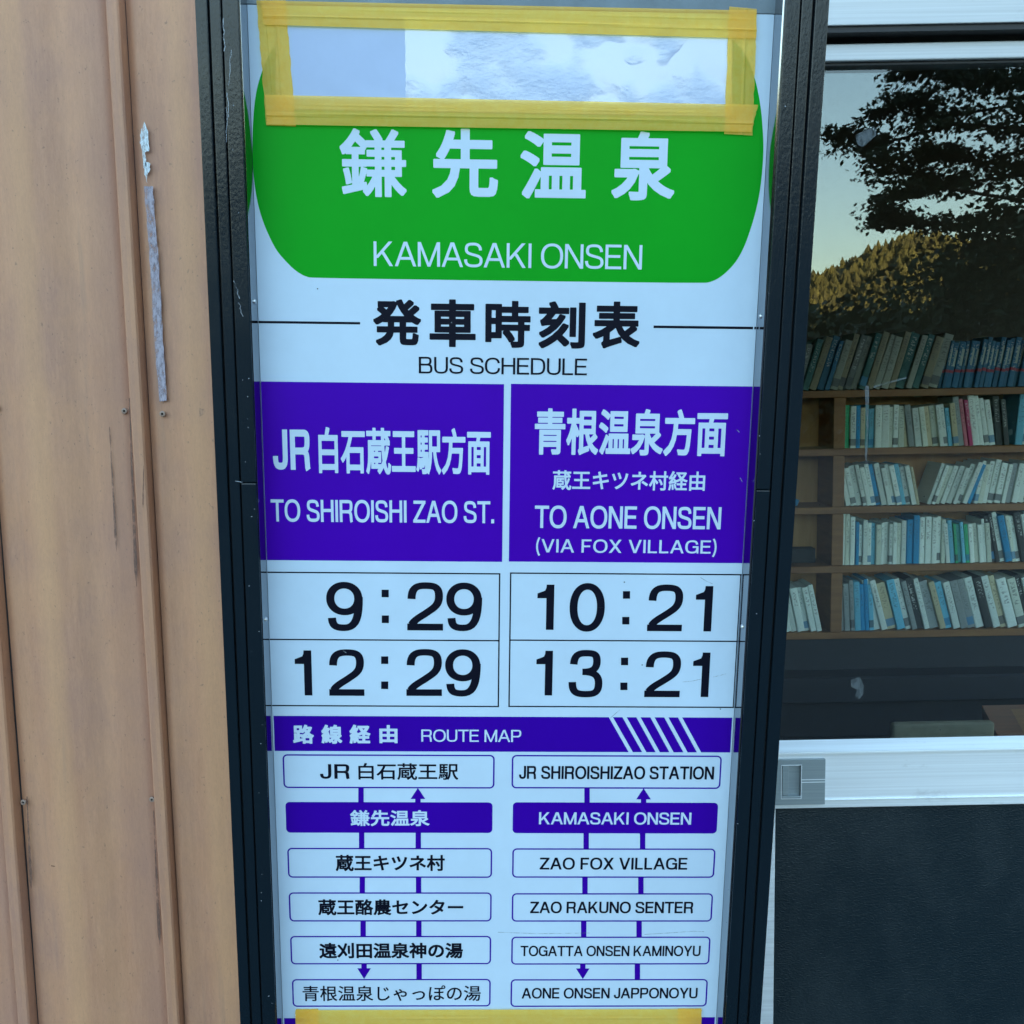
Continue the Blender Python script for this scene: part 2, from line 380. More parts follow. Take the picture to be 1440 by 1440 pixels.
# shrubs below the tree and along the far road edge
def shrub(name, px, py, d, rx, rzv, n, label):
    p = mirr(px, py, d); e = empty(name, label, 'shrub', (p.x, p.y, 0), 'shrubs across the road')
    mb = MB(); r_ = random.Random(px)
    for i in range(n):
        q = Vector((r_.gauss(0, .45), r_.gauss(0, .4), r_.gauss(0, .4)));
        if q.length > 1: q.normalize()
        c = Vector((q.x*rx, q.y*rx*.7, p.z*.5 + q.z*rzv)); c.z = max(.02, c.z)
        s = .11*r_.uniform(.6, 1.3)*d/14; dd = Vector((r_.uniform(-1, 1), r_.uniform(-1, 1), r_.uniform(-1, 1))).normalized(); o = dd.orthogonal().normalized()*.4
        mb.add([c-dd*s*.5, c+o*s, c+dd*s*.5, c-o*s], [(0, 1, 2, 3)])
    tag(link('foliage', mb.mesh('foliage'), e, M['leaf']), kind='stuff')
    mb = MB(); mb.tube([(0, 0, 0), (.05, 0, p.z*.5)], [.06, .03], 6); link('stem', mb.mesh('stem', True), e, M['bark'])
shrub('shrub', 1150, 450, 30, 4.0, 2.2, 5200, 'broad dark shrub mirrored at the left of the window')
shrub('shrub', 1270, 440, 28, 4.0, 2.4, 5200, 'dark shrub mirrored in the middle of the window under the golden hill')
shrub('shrub', 1390, 400, 26, 4.2, 3.0, 6400, 'tall dark shrub mirrored at the right of the window under the maple')

# ================================================================ THE BUILDING
bld = empty('waiting_room', 'tan metal clad waiting room with an aluminium framed window showing shelves of books', 'building', (0, YW, 0))
BO = Vector((0, YW, 0))
def bpart(name, mb, mat, parent=bld, bevel=0, off=None, smooth=False):
    o = off if off is not None else BO
    me = bevelled(mb, name, bevel, 2, o) if bevel else mb.mesh(name, smooth, o)
    return link(name, me, parent, mat)
XR = X(205.5, YW)                                 # centre of the main rib
XWL = X(1040, YW)                                 # left end of the window opening, behind the sign
pitch = .188
def panel(x0, x1, seed):
    mb = MB(); n = 40; zs = [0, .3, .6, .8, 1., 1.2, 1.35, 1.5, 1.7, 2.0, 2.5, 3.1]; rr = random.Random(seed); ph = [rr.uniform(0, 6) for _ in range(4)]
    vs = []
    for i in range(n+1):
        t = i/n; x = x0+(x1-x0)*t
        for j, z in enumerate(zs):
            y = -.0035*math.exp(-((t-.36)/.16)**2) + .0012*math.sin(9*t+ph[0]+z*.8) + .0008*math.sin(23*t+ph[1]) + .0008*math.sin(3.1*z+ph[2])
            e = min(t, 1-t); y += .006*math.exp(-(e/.035)**2)
            vs.append((x, YW+y, z))
    m_ = len(zs); mb.add(vs, [(i*m_+j, (i+1)*m_+j, (i+1)*m_+j+1, i*m_+j+1) for i in range(n) for j in range(m_-1)])
    return mb
ribs = [XR - pitch*k for k in range(0, 12)] + [XR+pitch*k for k in range(1, 4)]
rw = .0086
for i, xr in enumerate(ribs):
    x1 = xr+pitch-rw if i < 12 else xr+pitch-rw
    x1 = min(x1, XWL-.02) if xr < XWL else x1
    if xr+rw < XWL-.03:
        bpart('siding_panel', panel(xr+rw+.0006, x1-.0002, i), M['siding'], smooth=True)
    if xr < XWL:
        mb = MB(); y0 = YW-.012
        prof = [(-rw, YW+.0062), (-rw+.0012, y0+.0015), (-rw+.003, y0), (rw-.0035, y0), (rw-.0015, y0+.002), (rw, YW+.0062)]
        for z0, z1 in ((0, 3.1),):
            vs = [(xr+a, b, z) for z in (z0, z1) for a, b in prof]; n = len(prof)
            mb.add(vs, [(k, k+1, n+k+1, n+k) for k in range(n-1)])
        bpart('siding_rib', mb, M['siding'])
mb = MB(); mb.box(ribs[11], XWL, YW+.0065, YG+.03, 0, 3.1); bpart('wall_core', mb, M['rubber'])
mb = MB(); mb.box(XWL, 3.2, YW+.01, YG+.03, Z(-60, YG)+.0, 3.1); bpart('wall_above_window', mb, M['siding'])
# wall marks: tape residue, screws, dirt runs
def patchpoly(name, pts, Y, mat, thick=.0004, parent=bld, off=BO, jag=0, seed=1, n=4):
    rr = random.Random(seed); P = [at(x, y, Y) for x, y in pts]
    if jag:
        Q = []
        for i in range(len(P)):
            a, b = P[i], P[(i+1) % len(P)]
            for k in range(n):
                q = a.lerp(b, k/n); q.x += rr.uniform(-jag, jag); q.z += rr.uniform(-jag, jag); Q.append(q)
        P = Q
    bm = bmesh.new(); vs = [bm.verts.new((p.x-off[0], Y-thick-off[1], p.z-off[2])) for p in P]; f = bm.faces.new(vs)
    ex = bmesh.ops.extrude_face_region(bm, geom=[f]); bmesh.ops.translate(bm, vec=(0, thick*.9, 0), verts=[g for g in ex['geom'] if isinstance(g, bmesh.types.BMVert)])
    bmesh.ops.triangulate(bm, faces=bm.faces[:]); bmesh.ops.recalc_face_normals(bm, faces=bm.faces[:])
    me = bpy.data.meshes.new(name); bm.to_mesh(me); bm.free(); return link(name, me, parent, mat)
YM = YW-.0022
patchpoly('tape_residue', [(203, 262), (215, 262), (222, 350), (229, 470), (235, 563), (224, 565), (217, 470), (210, 350)], YM, M['residue'], .0006, jag=.0006, n=9)
patchpoly('tape_residue', [(203, 171), (207, 180), (209, 200), (210, 212), (204, 215), (206, 232), (202, 238), (200, 215), (197, 200), (199, 182)], YM, M['flake'], .0006, jag=.0008, seed=3)
patchpoly('tape_residue', [(204, 226), (211, 230), (211, 238), (206, 250), (207, 258), (203, 245)], YM, M['flake'], .0006, jag=.0007, seed=4)
patchpoly('tape_residue', [(277, 577), (281, 574), (287, 575), (289, 579), (286, 584), (281, 586), (278, 583)], YM, M['smear'], .0006, jag=.0005, seed=5)
for (x0, y0, x1, y1, w) in ((154, 600, 164, 776, 1.8), (182, 560, 192, 826, 2.6), (38, 1120, 44, 1250, 2.2), (104, 1262, 109, 1330, .8), (216, 1140, 225, 1330, 2.4), (202, 655, 201, 714, .9), (72, 1217, 98, 1221, .9), (97, 1220, 105, 1262, .8), (90, 1160, 96, 1215, .6)):
    Yd = YW-.0122 if x0 == 202 else YM
    if x1-x0 > 20: pp = [(x0, y0), (x1, y1-w), (x1, y1+w), (x0, y0+w)]
    else: pp = [(x0-w*.3, y0), (x0+w*.3, y0)]+[(x0+(x1-x0)*t+w*(.3+.7*t), y0+(y1-y0)*t) for t in (.3, .6, .9)]+[(x1, y1)]+[(x0+(x1-x0)*t-w*(.3+.7*t), y0+(y1-y0)*t) for t in (.9, .6, .3)]
    patchpoly('dirt_run', pp, Yd, M['dirt'], .0003, jag=.00015, seed=x0)
def screw(px, py, Y, r, mat, parent, off, name='screw', d=None):
    p = at(px, py, Y); mb = MB(); n = 14
    ring = lambda rr, yy: [(p.x+rr*math.cos(2*math.pi*k/n), yy, p.z+rr*math.sin(2*math.pi*k/n)) for k in range(n)]
    vs = ring(r, Y) + ring(r*.9, Y-r*.35) + ring(r*.45, Y-r*.45) + ring(r*.38, Y-r*.15)
    fs = [(i*n+k, i*n+(k+1) % n, (i+1)*n+(k+1) % n, (i+1)*n+k) for i in range(3) for k in range(n)]
    mb.add(vs, fs); mb.add(ring(r*.38, Y-r*.15), [tuple(range(n))], 1)
    me = mb.mesh(name, False, off); return link(name, me, parent, [mat, M['hole']])
for (px, py, Y) in ((175, 578, YM), (228.5, 582, YM), (214, 1124, YM), (-5, 574, YM), (33, 1128, YM)):
    screw(px, py, Y, .0036, M['screw_tan'], bld, BO)

# window: frame, glass, rails
XL, XE = XWL, 3.2
zt0, zt1 = Z(36, YG-.05), Z(-70, YG-.05)
mb = MB(); mb.box(XL, XE, YG-.04, YG+.05, Z(34, YG-.04), Z(-70, YG-.04)); bpart('lintel_rail', mb, M['alu_top'], bevel=.0012)
mb = MB(); mb.box(XL, XE, YG-.036, YG+.05, Z(44, YG-.036), Z(34, YG-.04)-.0005); bpart('lintel_gasket', mb, M['rubber'])
mb = MB(); mb.box(XL, XE, YG+.035, YG+.05, Z(62, YG+.03), Z(40, YG+.03)); bpart('track_recess', mb, M['alu_dk'])
door = link('sliding_door', None, bld)
mb = MB(); mb.box(XL, XE, YG-.018, YG+.022, Z(84, YG-.018), Z(60, YG-.018)); bpart('top_rail', mb, M['alu_top'], door, .0015)
mb = MB(); mb.box(XL, XE, YG-.012, YG+.012, Z(92, YG-.01), Z(84, YG-.018)-.0004); bpart('glazing_gasket', mb, M['rubber'], door, .001)
mb = MB(); mb.box(XL, XE, YG-.003, YG+.003, Z(1046, YG)-.004, Z(92, YG-.01)+.003); bpart('glass_pane', mb, M['glass'], door)
yb = YG-.022; zb_t, zb_b = Z(1051, yb), Z(1135, yb)
zl = [zb_t, zb_t-.010, zb_t-.030, zb_t-.060, zb_b+.012, zb_b]
mb = MB(); mb.box(XL, XE, YG-.020, YG+.02, zb_b, zb_t-.0062); 
bpart('bottom_rail', mb, M['alu'], door, .0015)
mb = MB(); mb.box(XL, XE, YG-.024, YG+.02, zb_t-.006, zb_t-.0035); mb.box(XL, XE, YG-.0225, YG-.0202, zb_b+.011, zb_b+.0125); bpart('rail_lip', mb, M['alu'], door, .0005)
mb = MB(); vs = [(x, y, z) for x in (XL, XE) for y, z in ((YG-.022, zb_t-.0034), (YG-.003, zb_t+.006))]; mb.add(vs, [(0, 2, 3, 1)]); bpart('glazing_bead', mb, M['alu'], door)
# recessed latch
lx0, lx1 = X(1068, yb, 1100), X(1159, yb, 1100); lz0, lz1 = Z(1130, yb, 1125), Z(1067, yb, 1125)
ix0, ix1 = X(1098, yb, 1100), X(1125, yb, 1100); iz0, iz1 = Z(1121, yb, 1110), Z(1075, yb, 1110)
mb = MB(); yl = yb-.0006; yk = yb-.004
for b in ((lx0, ix0, iz0, iz1), (ix1, lx1, iz0, iz1), (lx0, lx1, lz0, iz0-.0001), (lx0, lx1, iz1+.0001, lz1)): mb.box(b[0], b[1], yk, YG-.0204, b[2], b[3])
bpart('latch_plate', mb, M['alu_dk'], door)
mb = MB(); mb.box(ix0, ix1, YG-.0206, YG-.0202, iz0, iz1); mb.box(ix0+.001, ix0+.009, yk-.0004, YG-.0207, iz0+.004, iz1-.001); mb.box(ix0, ix1, yk-.001, YG-.0207, iz0, iz0+.003); bpart('finger_latch', mb, M['alu_dk'], door, .0004)
mb = MB()
for b in ((ix0-.0008, ix0, iz0-.0008, iz1+.0008), (ix1, ix1+.0008, iz0-.0008, iz1+.0008), (ix0, ix1, iz0-.0008, iz0), (ix0, ix1, iz1, iz1+.0008)): mb.box(b[0], b[1], yk-.0006, yk-.0001, b[2], b[3])
bpart('latch_rim', mb, M['alu'], door)
mb = MB(); mz = (lz0+lz1)/2; mb.box(ix1+.0005, lx1, yk-.0005, yk-.0001, mz-.0005, mz+.0005); mb.box(ix1+.0005, lx1, yk-.0005, yk-.0001, mz+.003, mz+.004); bpart('latch_groove', mb, M['alu'], door)
mb = MB(); mb.box(X(1088.5, YG-.01, 1300), XE, YG-.012, YG+.01, .02, zb_b-.001); bpart('lower_panel', mb, M['ham'], door, .0012)
mb = MB(); mb.box(XL, X(1088.5, YG-.01, 1300)-.0006, YG-.014, YG+.01, 0, zb_b-.001); bpart('door_stile', mb, M['alu'], door, .001)
# marks on the glass
YGm = YG-.0032
patchpoly('glass_smear', [(1196, 956), (1204, 953), (1208, 951), (1215, 965), (1214, 977), (1207, 983), (1202, 979), (1205, 970), (1197, 966)], YGm, M['smear'], .0003, door, BO, .0008, 2, 3)
patchpoly('glass_smear', [(1203, 190), (1230, 178), (1232, 190), (1214, 207), (1206, 203)], YGm, M['smear'], .0002, door, BO, .0008, 5, 3)
patchpoly('glass_residue', [(1216, 542), (1222, 543), (1221, 600), (1219, 652), (1216, 652), (1218, 600)], YGm, M['smear'], .0003, door, BO, .0004, 6, 8)
patchpoly('glass_residue', [(1228, 543), (1275, 530), (1276, 532), (1252, 538), (1229, 545)], YGm, M['smear'], .0003, door, BO, .0003, 7, 4)
for (px, py, s) in ((1258, 128, 1), (1268, 124, 1), (1276, 120, .8)):
    patchpoly('glass_smear', [(px-4*s, py+4), (px-3*s, py-2), (px+2*s, py-6), (px+3*s, py-5), (px-1*s, py-1), (px-2*s, py+5)], YGm, M['smear'], .0002, door, BO, .0004, px, 2)
for i in range(26):
    px, py = random.uniform(1115, 1435), random.uniform(480, 1030); s = random.uniform(.5, 1.3)
    patchpoly('glass_speck', [(px-s, py), (px, py-s*.8), (px+s, py), (px, py+s)], YGm, M['smear'], .0002, door)
# room behind the glass; right wall left out so daylight brightens the books
mb = MB(); mb.box(XL-1.2, 6.0, YG+.05, 4.32, -.02, .0); bpart('room_floor', mb, M['floor'])
mb = MB(); mb.box(XL-1.2, 6.0, 4.20, 4.30, 0, 2.8); bpart('back_wall', mb, M['brown'])
mb = MB(); mb.box(XL-1.3, XL-1.2, YG+.05, 4.2, 0, 2.8); bpart('side_wall', mb, M['brown'])
mb = MB(); mb.box(XL-1.2, 6.0, 1.7, 4.2, 2.8, 2.9); bpart('ceiling', mb, M['ceil'])

# ================================================================ BOOKSHELF
bs = empty('bookshelf', 'long brown wooden bookshelf full of paperbacks behind the window glass', 'bookshelf', (X(1170, YS), YS, 0))
SO = bs.location.copy()
def spart(name, mb, mat, bev=.002): return link(name, bevelled(mb, name, bev, 1, SO) if bev else mb.mesh(name, False, SO), bs, mat)
sx0, sx1 = X(1040, YS, 720), X(1560, YS, 720)
dvl, dvr = X(1170.5, YS, 720), X(1187, YS, 720)
rows = [547, 629, 711, 794, 887]                 # top face of each board in the photograph
th = .026
zb = [Z(y, YS, 1290) for y in rows]
DPT = .19
for z in zb:
    mb = MB(); mb.box(sx0, sx1, YS, YS+DPT, z-th, z); spart('shelf_board', mb, M['shelf'])
for x0, x1 in ((dvl, dvr), (sx0-.02, sx0-.001), (sx1+.001, sx1+.02)):
    for za, zc in ((zb[k+1]+.0005, zb[k]-th-.0005) for k in range(4)):
        mb = MB(); mb.box(x0, x1, YS+.002, YS+DPT, za, zc); spart('divider', mb, M['shelf'])
mb = MB(); mb.box(sx0, sx1, YS+DPT+.001, YS+DPT+.012, zb[4], zb[0]-.03); spart('back_panel', mb, M['shelf_back'])
mb = MB(); mb.box(sx0, sx1, YS+.01, YS+DPT, Z(948, YS), zb[4]-th-.001); spart('base_board', mb, M['dark'])
mb = MB(); mb.box(sx0, sx1, YS-.10, YS+DPT, Z(988, YS-.1), Z(951, YS-.1)); spart('bench_top', mb, M['dark2'], .008)
mb = MB(); mb.box(sx0, sx1, YS-.02, YS+DPT, .0, Z(990, YS-.1)-.01); spart('plinth', mb, M['dark2'])

def bookmesh():
    mb = MB(); pr = [(-.5, .02), (-.42, .004), (-.2, 0), (.2, 0), (.42, .004), (.5, .02), (.5, 1), (-.5, 1)]; n = len(pr)
    vs = [(a, b, z) for z in (0, 1) for a, b in pr]
    mb.add(vs, [(k, (k+1) % n, n+(k+1) % n, n+k) for k in range(n)] + [tuple(range(n))[::-1], tuple(range(n, 2*n))])
    return mb.mesh('book')
bk = bookmesh(); bk.materials.append(M['book']); bkb = bookmesh(); bkb.materials.append(M['bookb'])
W_, OW, BE, BL, SB, TE, GR, DK, PK, MG, GN, RD = (.66,.72,.70), (.58,.62,.55), (.50,.44,.30), (.008,.24,.50), (.14,.44,.62), (.04,.24,.25), (.26,.29,.30), (.03,.035,.04), (.60,.16,.22), (.42,.03,.13), (.03,.42,.20), (.5,.12,.05)
CN = {W_: 'white', OW: 'off white', BE: 'beige', BL: 'bright blue', SB: 'sky blue', TE: 'teal', GR: 'grey', DK: 'black', PK: 'pink', MG: 'magenta', GN: 'green', RD: 'rust red'}
ORD = ['first','second','third','fourth','fifth','sixth','seventh','eighth','ninth','tenth','eleventh','twelfth','thirteenth','fourteenth','fifteenth','sixteenth','seventeenth','eighteenth','nineteenth','twentieth']
TENS = {20: 'twenty', 30: 'thirty', 40: 'forty', 50: 'fifty'}
def ordn(i):
    if i < 20: return ORD[i]
    t, u = divmod(i+1, 10)
    if u == 0: return {3: 'thirtieth', 4: 'fortieth', 5: 'fiftieth'}[t]
    return TENS[t*10]+' '+ORD[u-1]
SHN = ['top shelf', 'second shelf down', 'third shelf down', 'fourth shelf down', 'lowest shelf']
def cyc(s): return [dict(w=W_, o=OW, b=BE, B=BL, s=SB, t=TE, g=GR, k=DK, p=PK, m=MG, G=GN, r=RD)[c] for c in s]
def place_row(row, segs, where='right of the divider', rnd=random.Random(3)):
    cnt = 0
    for (x0, x1, hpx, lean, pal, *rest) in segs:
        cs = cyc(pal); n = len(cs); ww = [rnd.uniform(.7, 1.35) for _ in cs]; tot = sum(ww); x = x0
        for c, w in zip(cs, ww):
            wp = (x1-x0)*w/tot
            xl = X(x, YS, rows[row]); xr = X(x+wp, YS, rows[row]); h = hpx*rnd.uniform(.91, 1.04)*YS/F
            ang = math.atan2(lean*rnd.uniform(.93, 1.07), hpx)
            o = bpy.data.objects.new('book', bkb if rest else bk); col.objects.link(o)
            t = (xr-xl)*math.cos(ang)*.97
            hh = math.hypot(h, h*math.tan(ang))
            o.scale = (t, .13, hh*rnd.uniform(.985, 1.015)); o.rotation_euler = (0, ang, 0)
            lift = abs(math.sin(ang))*t/2
            o.location = ((xl+xr)/2, YS+.012+rnd.uniform(0, .014), zb[row]+lift+.0005)
            j = rnd.uniform(.80, 1.08)*(.55 if row == 0 else 1.28); o.color = (*(min(1, v*j) for v in c), 1)  # covers darkened on the top shelf to imitate its dimmer light
            ln = 'leaning right' if ang > .15 else 'leaning left' if ang < -.1 else 'standing upright'
            cn = 'blue striped' if rest else CN[c]
            base = 'from the left end' if row == 0 else ('of the small row' if where != 'right of the divider' else 'from the wooden divider')
            tag(o, f"{cn} book {ln}, {ordn(cnt)} {base} " + (f"on the {SHN[row]}" if where == 'right of the divider' else '') + ('beside the black post' if where != 'right of the divider' else ''), 'book', 'books on the '+SHN[row])
            x += wp; cnt += 1
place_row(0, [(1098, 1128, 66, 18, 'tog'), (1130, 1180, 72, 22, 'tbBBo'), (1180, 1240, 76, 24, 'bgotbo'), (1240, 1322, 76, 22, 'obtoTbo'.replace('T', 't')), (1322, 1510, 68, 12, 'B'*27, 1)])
place_row(1, [(1188, 1232, 60, 0, 'GwBbts'), (1232, 1275, 59, 0, 'wwowo'), (1275, 1352, 58, -8, 'bgwobowwsb'), (1350, 1404, 69, -11, 'gpmwwww'), (1405, 1423, 70, -8, 'kk'), (1430, 1510, 72, 5, 'swowogwo')])
place_row(2, [(1192, 1296, 58, -13, 'wwwwwwBwwwwswwb'), (1306, 1368, 56, 20, 'wwowwwwwB'), (1372, 1510, 60, 11, 'wowwwwgwwwswwwwwwo')])
place_row(3, [(1183, 1204, 71, 0, 'wow'), (1205, 1276, 62, 0, 'Bwwwsowwwwow'), (1278, 1332, 69, 0, 'BBwwwwo'), (1333, 1398, 60, -6, 'wsGtsGwowwo'), (1398, 1510, 70, -15, 'kkwBowkwwsowog')])
place_row(4, [(1185, 1232, 73, -4, 'gggsBBs'), (1232, 1510, 74, -20, 'wwbswgkwgbswggwkwbwokwgwsw')])
place_row(4, [(1098, 1158, 66, -14, 'wwwwwww')], 'left')
def small(name, label, cat, px0, px1, py0, py1, Yd, dep, mat, rot=0):
    c = (at((px0+px1)/2, py1, Yd)); mb = MB(); w = X(px1, Yd, py1)-X(px0, Yd, py1); h = Z(py0, Yd, px0)-Z(py1, Yd, px0)
    mb.box(-w/2, w/2, 0, dep, 0, h); o = link(name, bevelled(mb, name, .003, 2), None, mat); o.location = c; o.rotation_euler = (0, rot, 0)
    return tag(o, label, cat)
o = small('box', 'dark flat box standing in the left compartment of the bookshelf', 'box', 1108, 1147, 762, 782, YS+.08, .06, M['dark'])
o.location.z = zb[3]+.001
o = small('tissue_roll', 'small bright blue bundle lying in the left compartment by the black post', 'bundle', 1101, 1122, 700, 709, YS+.05, .05, plain('blue_cloth', (.02, .20, .42), .6), R(24)); o.location.z = zb[2]+.012
# bench seat and table
e = empty('chair', 'cream chair back showing above the lower rail of the window', 'chair', (X(1326, 2.9, 1020), 2.9, 0))
zc = Z(1017, 2.9, 1330); x0, x1 = X(1256, 2.9, 1020), X(1400, 2.9, 1020)
mb = MB(); mb.box(x0, x1, 2.9, 2.93, zc-.30, zc); link('backrest', bevelled(mb, 'backrest', .012, 3, e.location), e, M['cream'])
mb = MB(); mb.box(x0, x1, 2.55, 2.89, .30, .33) if zc > .4 else mb.box(x0, x1, 2.55, 2.89, zc-.34, zc-.31); link('seat', bevelled(mb, 'seat', .01, 2, e.location), e, M['cream'])
for xx in (x0+.03, x1-.03):
    for yy in (2.58, 2.86):
        mb = MB(); mb.box(xx-.012, xx+.012, yy-.012, yy+.012, 0, min(.299, zc-.345)); link('leg', mb.mesh('leg', False, e.location), e, M['dark'])
tt = at(1381, 992, 3.25); e = empty('low_table', 'reddish wooden table whose corner shows at the lower right of the window', 'table', (tt.x+.5, 2.9, 0))
pf = at(1420, 1030, 2.55); zt = tt.z
tl = [(tt.x, 3.25), (X(1425, 2.55, 1030)+.02, 2.50), (tt.x+1.1, 2.50), (tt.x+1.1, 3.25)]
bm = bmesh.new(); f = bm.faces.new([bm.verts.new((x-e.location.x, y-e.location.y, zt)) for x, y in tl]); ex = bmesh.ops.extrude_face_region(bm, geom=[f]); bmesh.ops.translate(bm, vec=(0, 0, -.035), verts=[g for g in ex['geom'] if isinstance(g, bmesh.types.BMVert)]); bmesh.ops.recalc_face_normals(bm, faces=bm.faces[:])
me = bpy.data.meshes.new('tabletop'); bm.to_mesh(me); bm.free(); link('tabletop', me, e, M['table'])
ins = [(x*.9+.1*(tt.x+.7), y*.86+.14*2.9) for x, y in tl]
mb = MB(); mb.add([(x-e.location.x, y-e.location.y, zt+.0015) for x, y in ins], [(0, 1, 2, 3)]); link('tabletop_inlay', mb.mesh('tabletop_inlay'), e, mat_wood('inlay_wood', (.40, .13, .035), (.55, .20, .05), (1, 6, 1), .3))
for (x, y) in ((tl[0][0]+.12, 3.18), (tl[1][0]+.12, 2.6), (tl[2][0]-.08, 2.6), (tl[3][0]-.08, 3.18)):
    mb = MB(); mb.box(x-.025, x+.025, y-.025, y+.025, 0, zt-.036); link('leg', mb.mesh('leg', False, e.location), e, M['table'])

# ================================================================ THE TIMETABLE SIGN
# sign frame: x right, y into the sign, z up, origin in the middle of the printed sheet
k0 = -(SG.translation.z)/SG[2][2]                # local z at which the sign meets the ground
ZB = k0 + .03
sign = empty('bus_timetable_sign', 'tall black framed bus timetable sign with green and purple printed sheet and yellow tape', 'sign')
SB_ = SG @ Matrix.Translation((0, 0, ZB)); sign.matrix_world = SB_
off = (0, 0, ZB)
def gpart(name, mb, mat, parent=sign, bev=0, seg=2):
    return link(name, bevelled(mb, name, bev, seg, off) if bev else mb.mesh(name, False, off), parent, mat)
UL, UR = -.225, .225
D = .028                                          # depth of the frame in front of the sheet
ztop = sz(13.5)                                   # top edge of the sheet
zbot = sz(1560)
sheet_mb = MB(); sheet_mb.box(UL, UR, 0, .003, zbot, ztop)
sheet = gpart('timetable_sheet', sheet_mb, M['white'])
# frame posts: three ribs each with grooves between
def post(side, edges):
    us = [suv(px, 0 if side else 0, -D)[0] for px in edges]
    return us
Lp = [su(273.5, 0, -D), su(291, 0, -D), su(293.5, 0, -D), su(309.5, 0, -D), su(312, 0, -D), su(335.5, 0, -D)]
Rp = [su(1105.5, 0, -D), su(1126, 0, -D), su(1128.5, 0, -D), su(1144, 0, -D), su(1147, 0, -D), su(1167, 0, -D)]
zT = ztop + .17
seamL, seamR = sz(679, 340, -D), sz(689, 1070, -D)
for side, P in ((0, Lp), (1, Rp)):
    strips = [(P[0], P[1], -D), (P[2], P[3], -D+.0012), (P[4], P[5], -D)]
    for i, (a, b, y) in enumerate(strips):
        inner = (i == 2 and side == 0) or (i == 0 and side == 1)
        cuts = [(ZB+.0, (seamR if side else seamL)-.0003), ((seamR if side else seamL)+.0003, zT)] if inner else [(ZB, zT)]
        for z0, z1 in cuts:
            mb = MB(); mb.box(a, b, y, .05, z0, z1); gpart('frame_post', mb, M['black'], bev=.0011)
    mb = MB(); mb.box(P[0]+.001, P[5]-.001, -D+.006, .049, ZB+.001, zT-.001); gpart('post_core', mb, M['gap'])
# liners whose bright metal mirrors the sheet edge
mb = MB(); mb.box(Lp[5]+.0002, UL-.0002, -D+.003, .05, ZB+.05, zT-.02); gpart('side_liner', mb, M['liner'])
mb = MB(); mb.box(UR+.0002, Rp[0]-.0002, -D+.003, .05, ZB+.05, zT-.02); gpart('side_liner', mb, M['liner'])
mb = MB(); mb.box(Lp[5]-.0, Rp[0]+.0, -.0004, .03, ztop+.0006, zT-.004); gpart('top_bar', mb, plain('blue_grey_metal', (.10, .15, .19), .35, var=.2, bump=.2))
mb = MB(); mb.box(UL, UR, .0035, .04, ZB+.1, ztop); gpart('back_panel', mb, M['gap'])
mb = MB(); mb.box(Lp[5]+.0005, Rp[0]-.0005, -D+.004, .03, ZB+.05, zbot-.001); gpart('bottom_panel', mb, M['black'])
mb = MB(); mb.box(Lp[0]-.06, Rp[5]+.06, -.10, .10, ZB-.03, ZB-.001); gpart('base_plate', mb, M['black'], bev=.003)
def sscrew(px, py, r=.0024):
    u, z = suv(px, py, -D+.003+.004); y = -.012; n = 12; mb = MB(); s = 1 if px < 720 else -1
    xw = (UL-.0002) if s > 0 else (UR+.0002)
    # pan head standing on the liner's inner face
    z = sz(py, px, y)
    ring = lambda rr, dx: [(xw+s*dx, y+rr*math.cos(2*math.pi*k/n), z+rr*math.sin(2*math.pi*k/n)) for k in range(n)]
    vs = ring(r, 0)+ring(r*.8, r*.5)+ring(r*.3, r*.6)
    mb.add(vs, [(i*n+k, i*n+(k+1) % n, (i+1)*n+(k+1) % n, (i+1)*n+k) for i in range(2) for k in range(n)]+[tuple(2*n+k for k in range(n))])
    gpart('screw', mb, M['screw'])
for s_ in ((355, 424), (371.5, 871), (1073, 445), (1045, 881)): sscrew(*s_)

# ---- print on the sheet -------------------------------------------------
LAY = .00012
def flat(name, polys, mat, layer=1, parent=None, eps=0.0):
    """polys: list of 2D polygons (u,z)"""
    bm = bmesh.new()
    for i, p in enumerate(polys):
        y = -LAY*layer - eps*i
        vs = [bm.verts.new((u, y, z-ZB)) for u, z in p]
        try: bm.faces.new(vs)
        except ValueError: pass
    bmesh.ops.triangulate(bm, faces=[f for f in bm.faces if len(f.verts) > 4])
    me = bpy.data.meshes.new(name); bm.to_mesh(me); bm.free()
    return link(name, me, parent or sheet, mat)
sheet.parent = sign
def Q(*pts): return [suv(x, y) for x, y in pts]
gl_pts = [(404, 48), (387, 61), (370, 94), (358.5, 134), (354.8, 190), (355.5, 240), (361, 281), (370, 313), (384, 344), (393, 357.5), (404, 369.5), (413, 378.5), (424, 386), (431, 389), (438, 390.8), (700, 394.6), (989, 398.2), (999, 396.6), (1010, 391.8), (1022, 382.5), (1034, 369.5), (1043, 354.5), (1050.5, 337.5), (1062.5, 300), (1070, 262), (1073.8, 216), (1073, 187), (1070, 150), (1062.5, 112), (1050, 78), (1031, 55), (1010, 48)]
def smooth_closed(p, it=2):
    for _ in range(it):
        q = []
        for i in range(len(p)):
            a, b = p[i], p[(i+1) % len(p)]
            q += [(a[0]*.75+b[0]*.25, a[1]*.75+b[1]*.25), (a[0]*.25+b[0]*.75, a[1]*.25+b[1]*.75)]
        p = q
    return p
flat('green_header', [smooth_closed(Q(*gl_pts))], M['green'], 1)
def rect(x0, y0, x1, y1, xl=None, xr=None):      # pixel rectangle -> rectangle on the sheet
    ym = (y0+y1)/2; xm = (x0+x1)/2
    u0 = UL+.0006 if x0 is None else su(x0, ym); u1 = UR-.0006 if x1 is None else su(x1, ym)
    return u0, u1
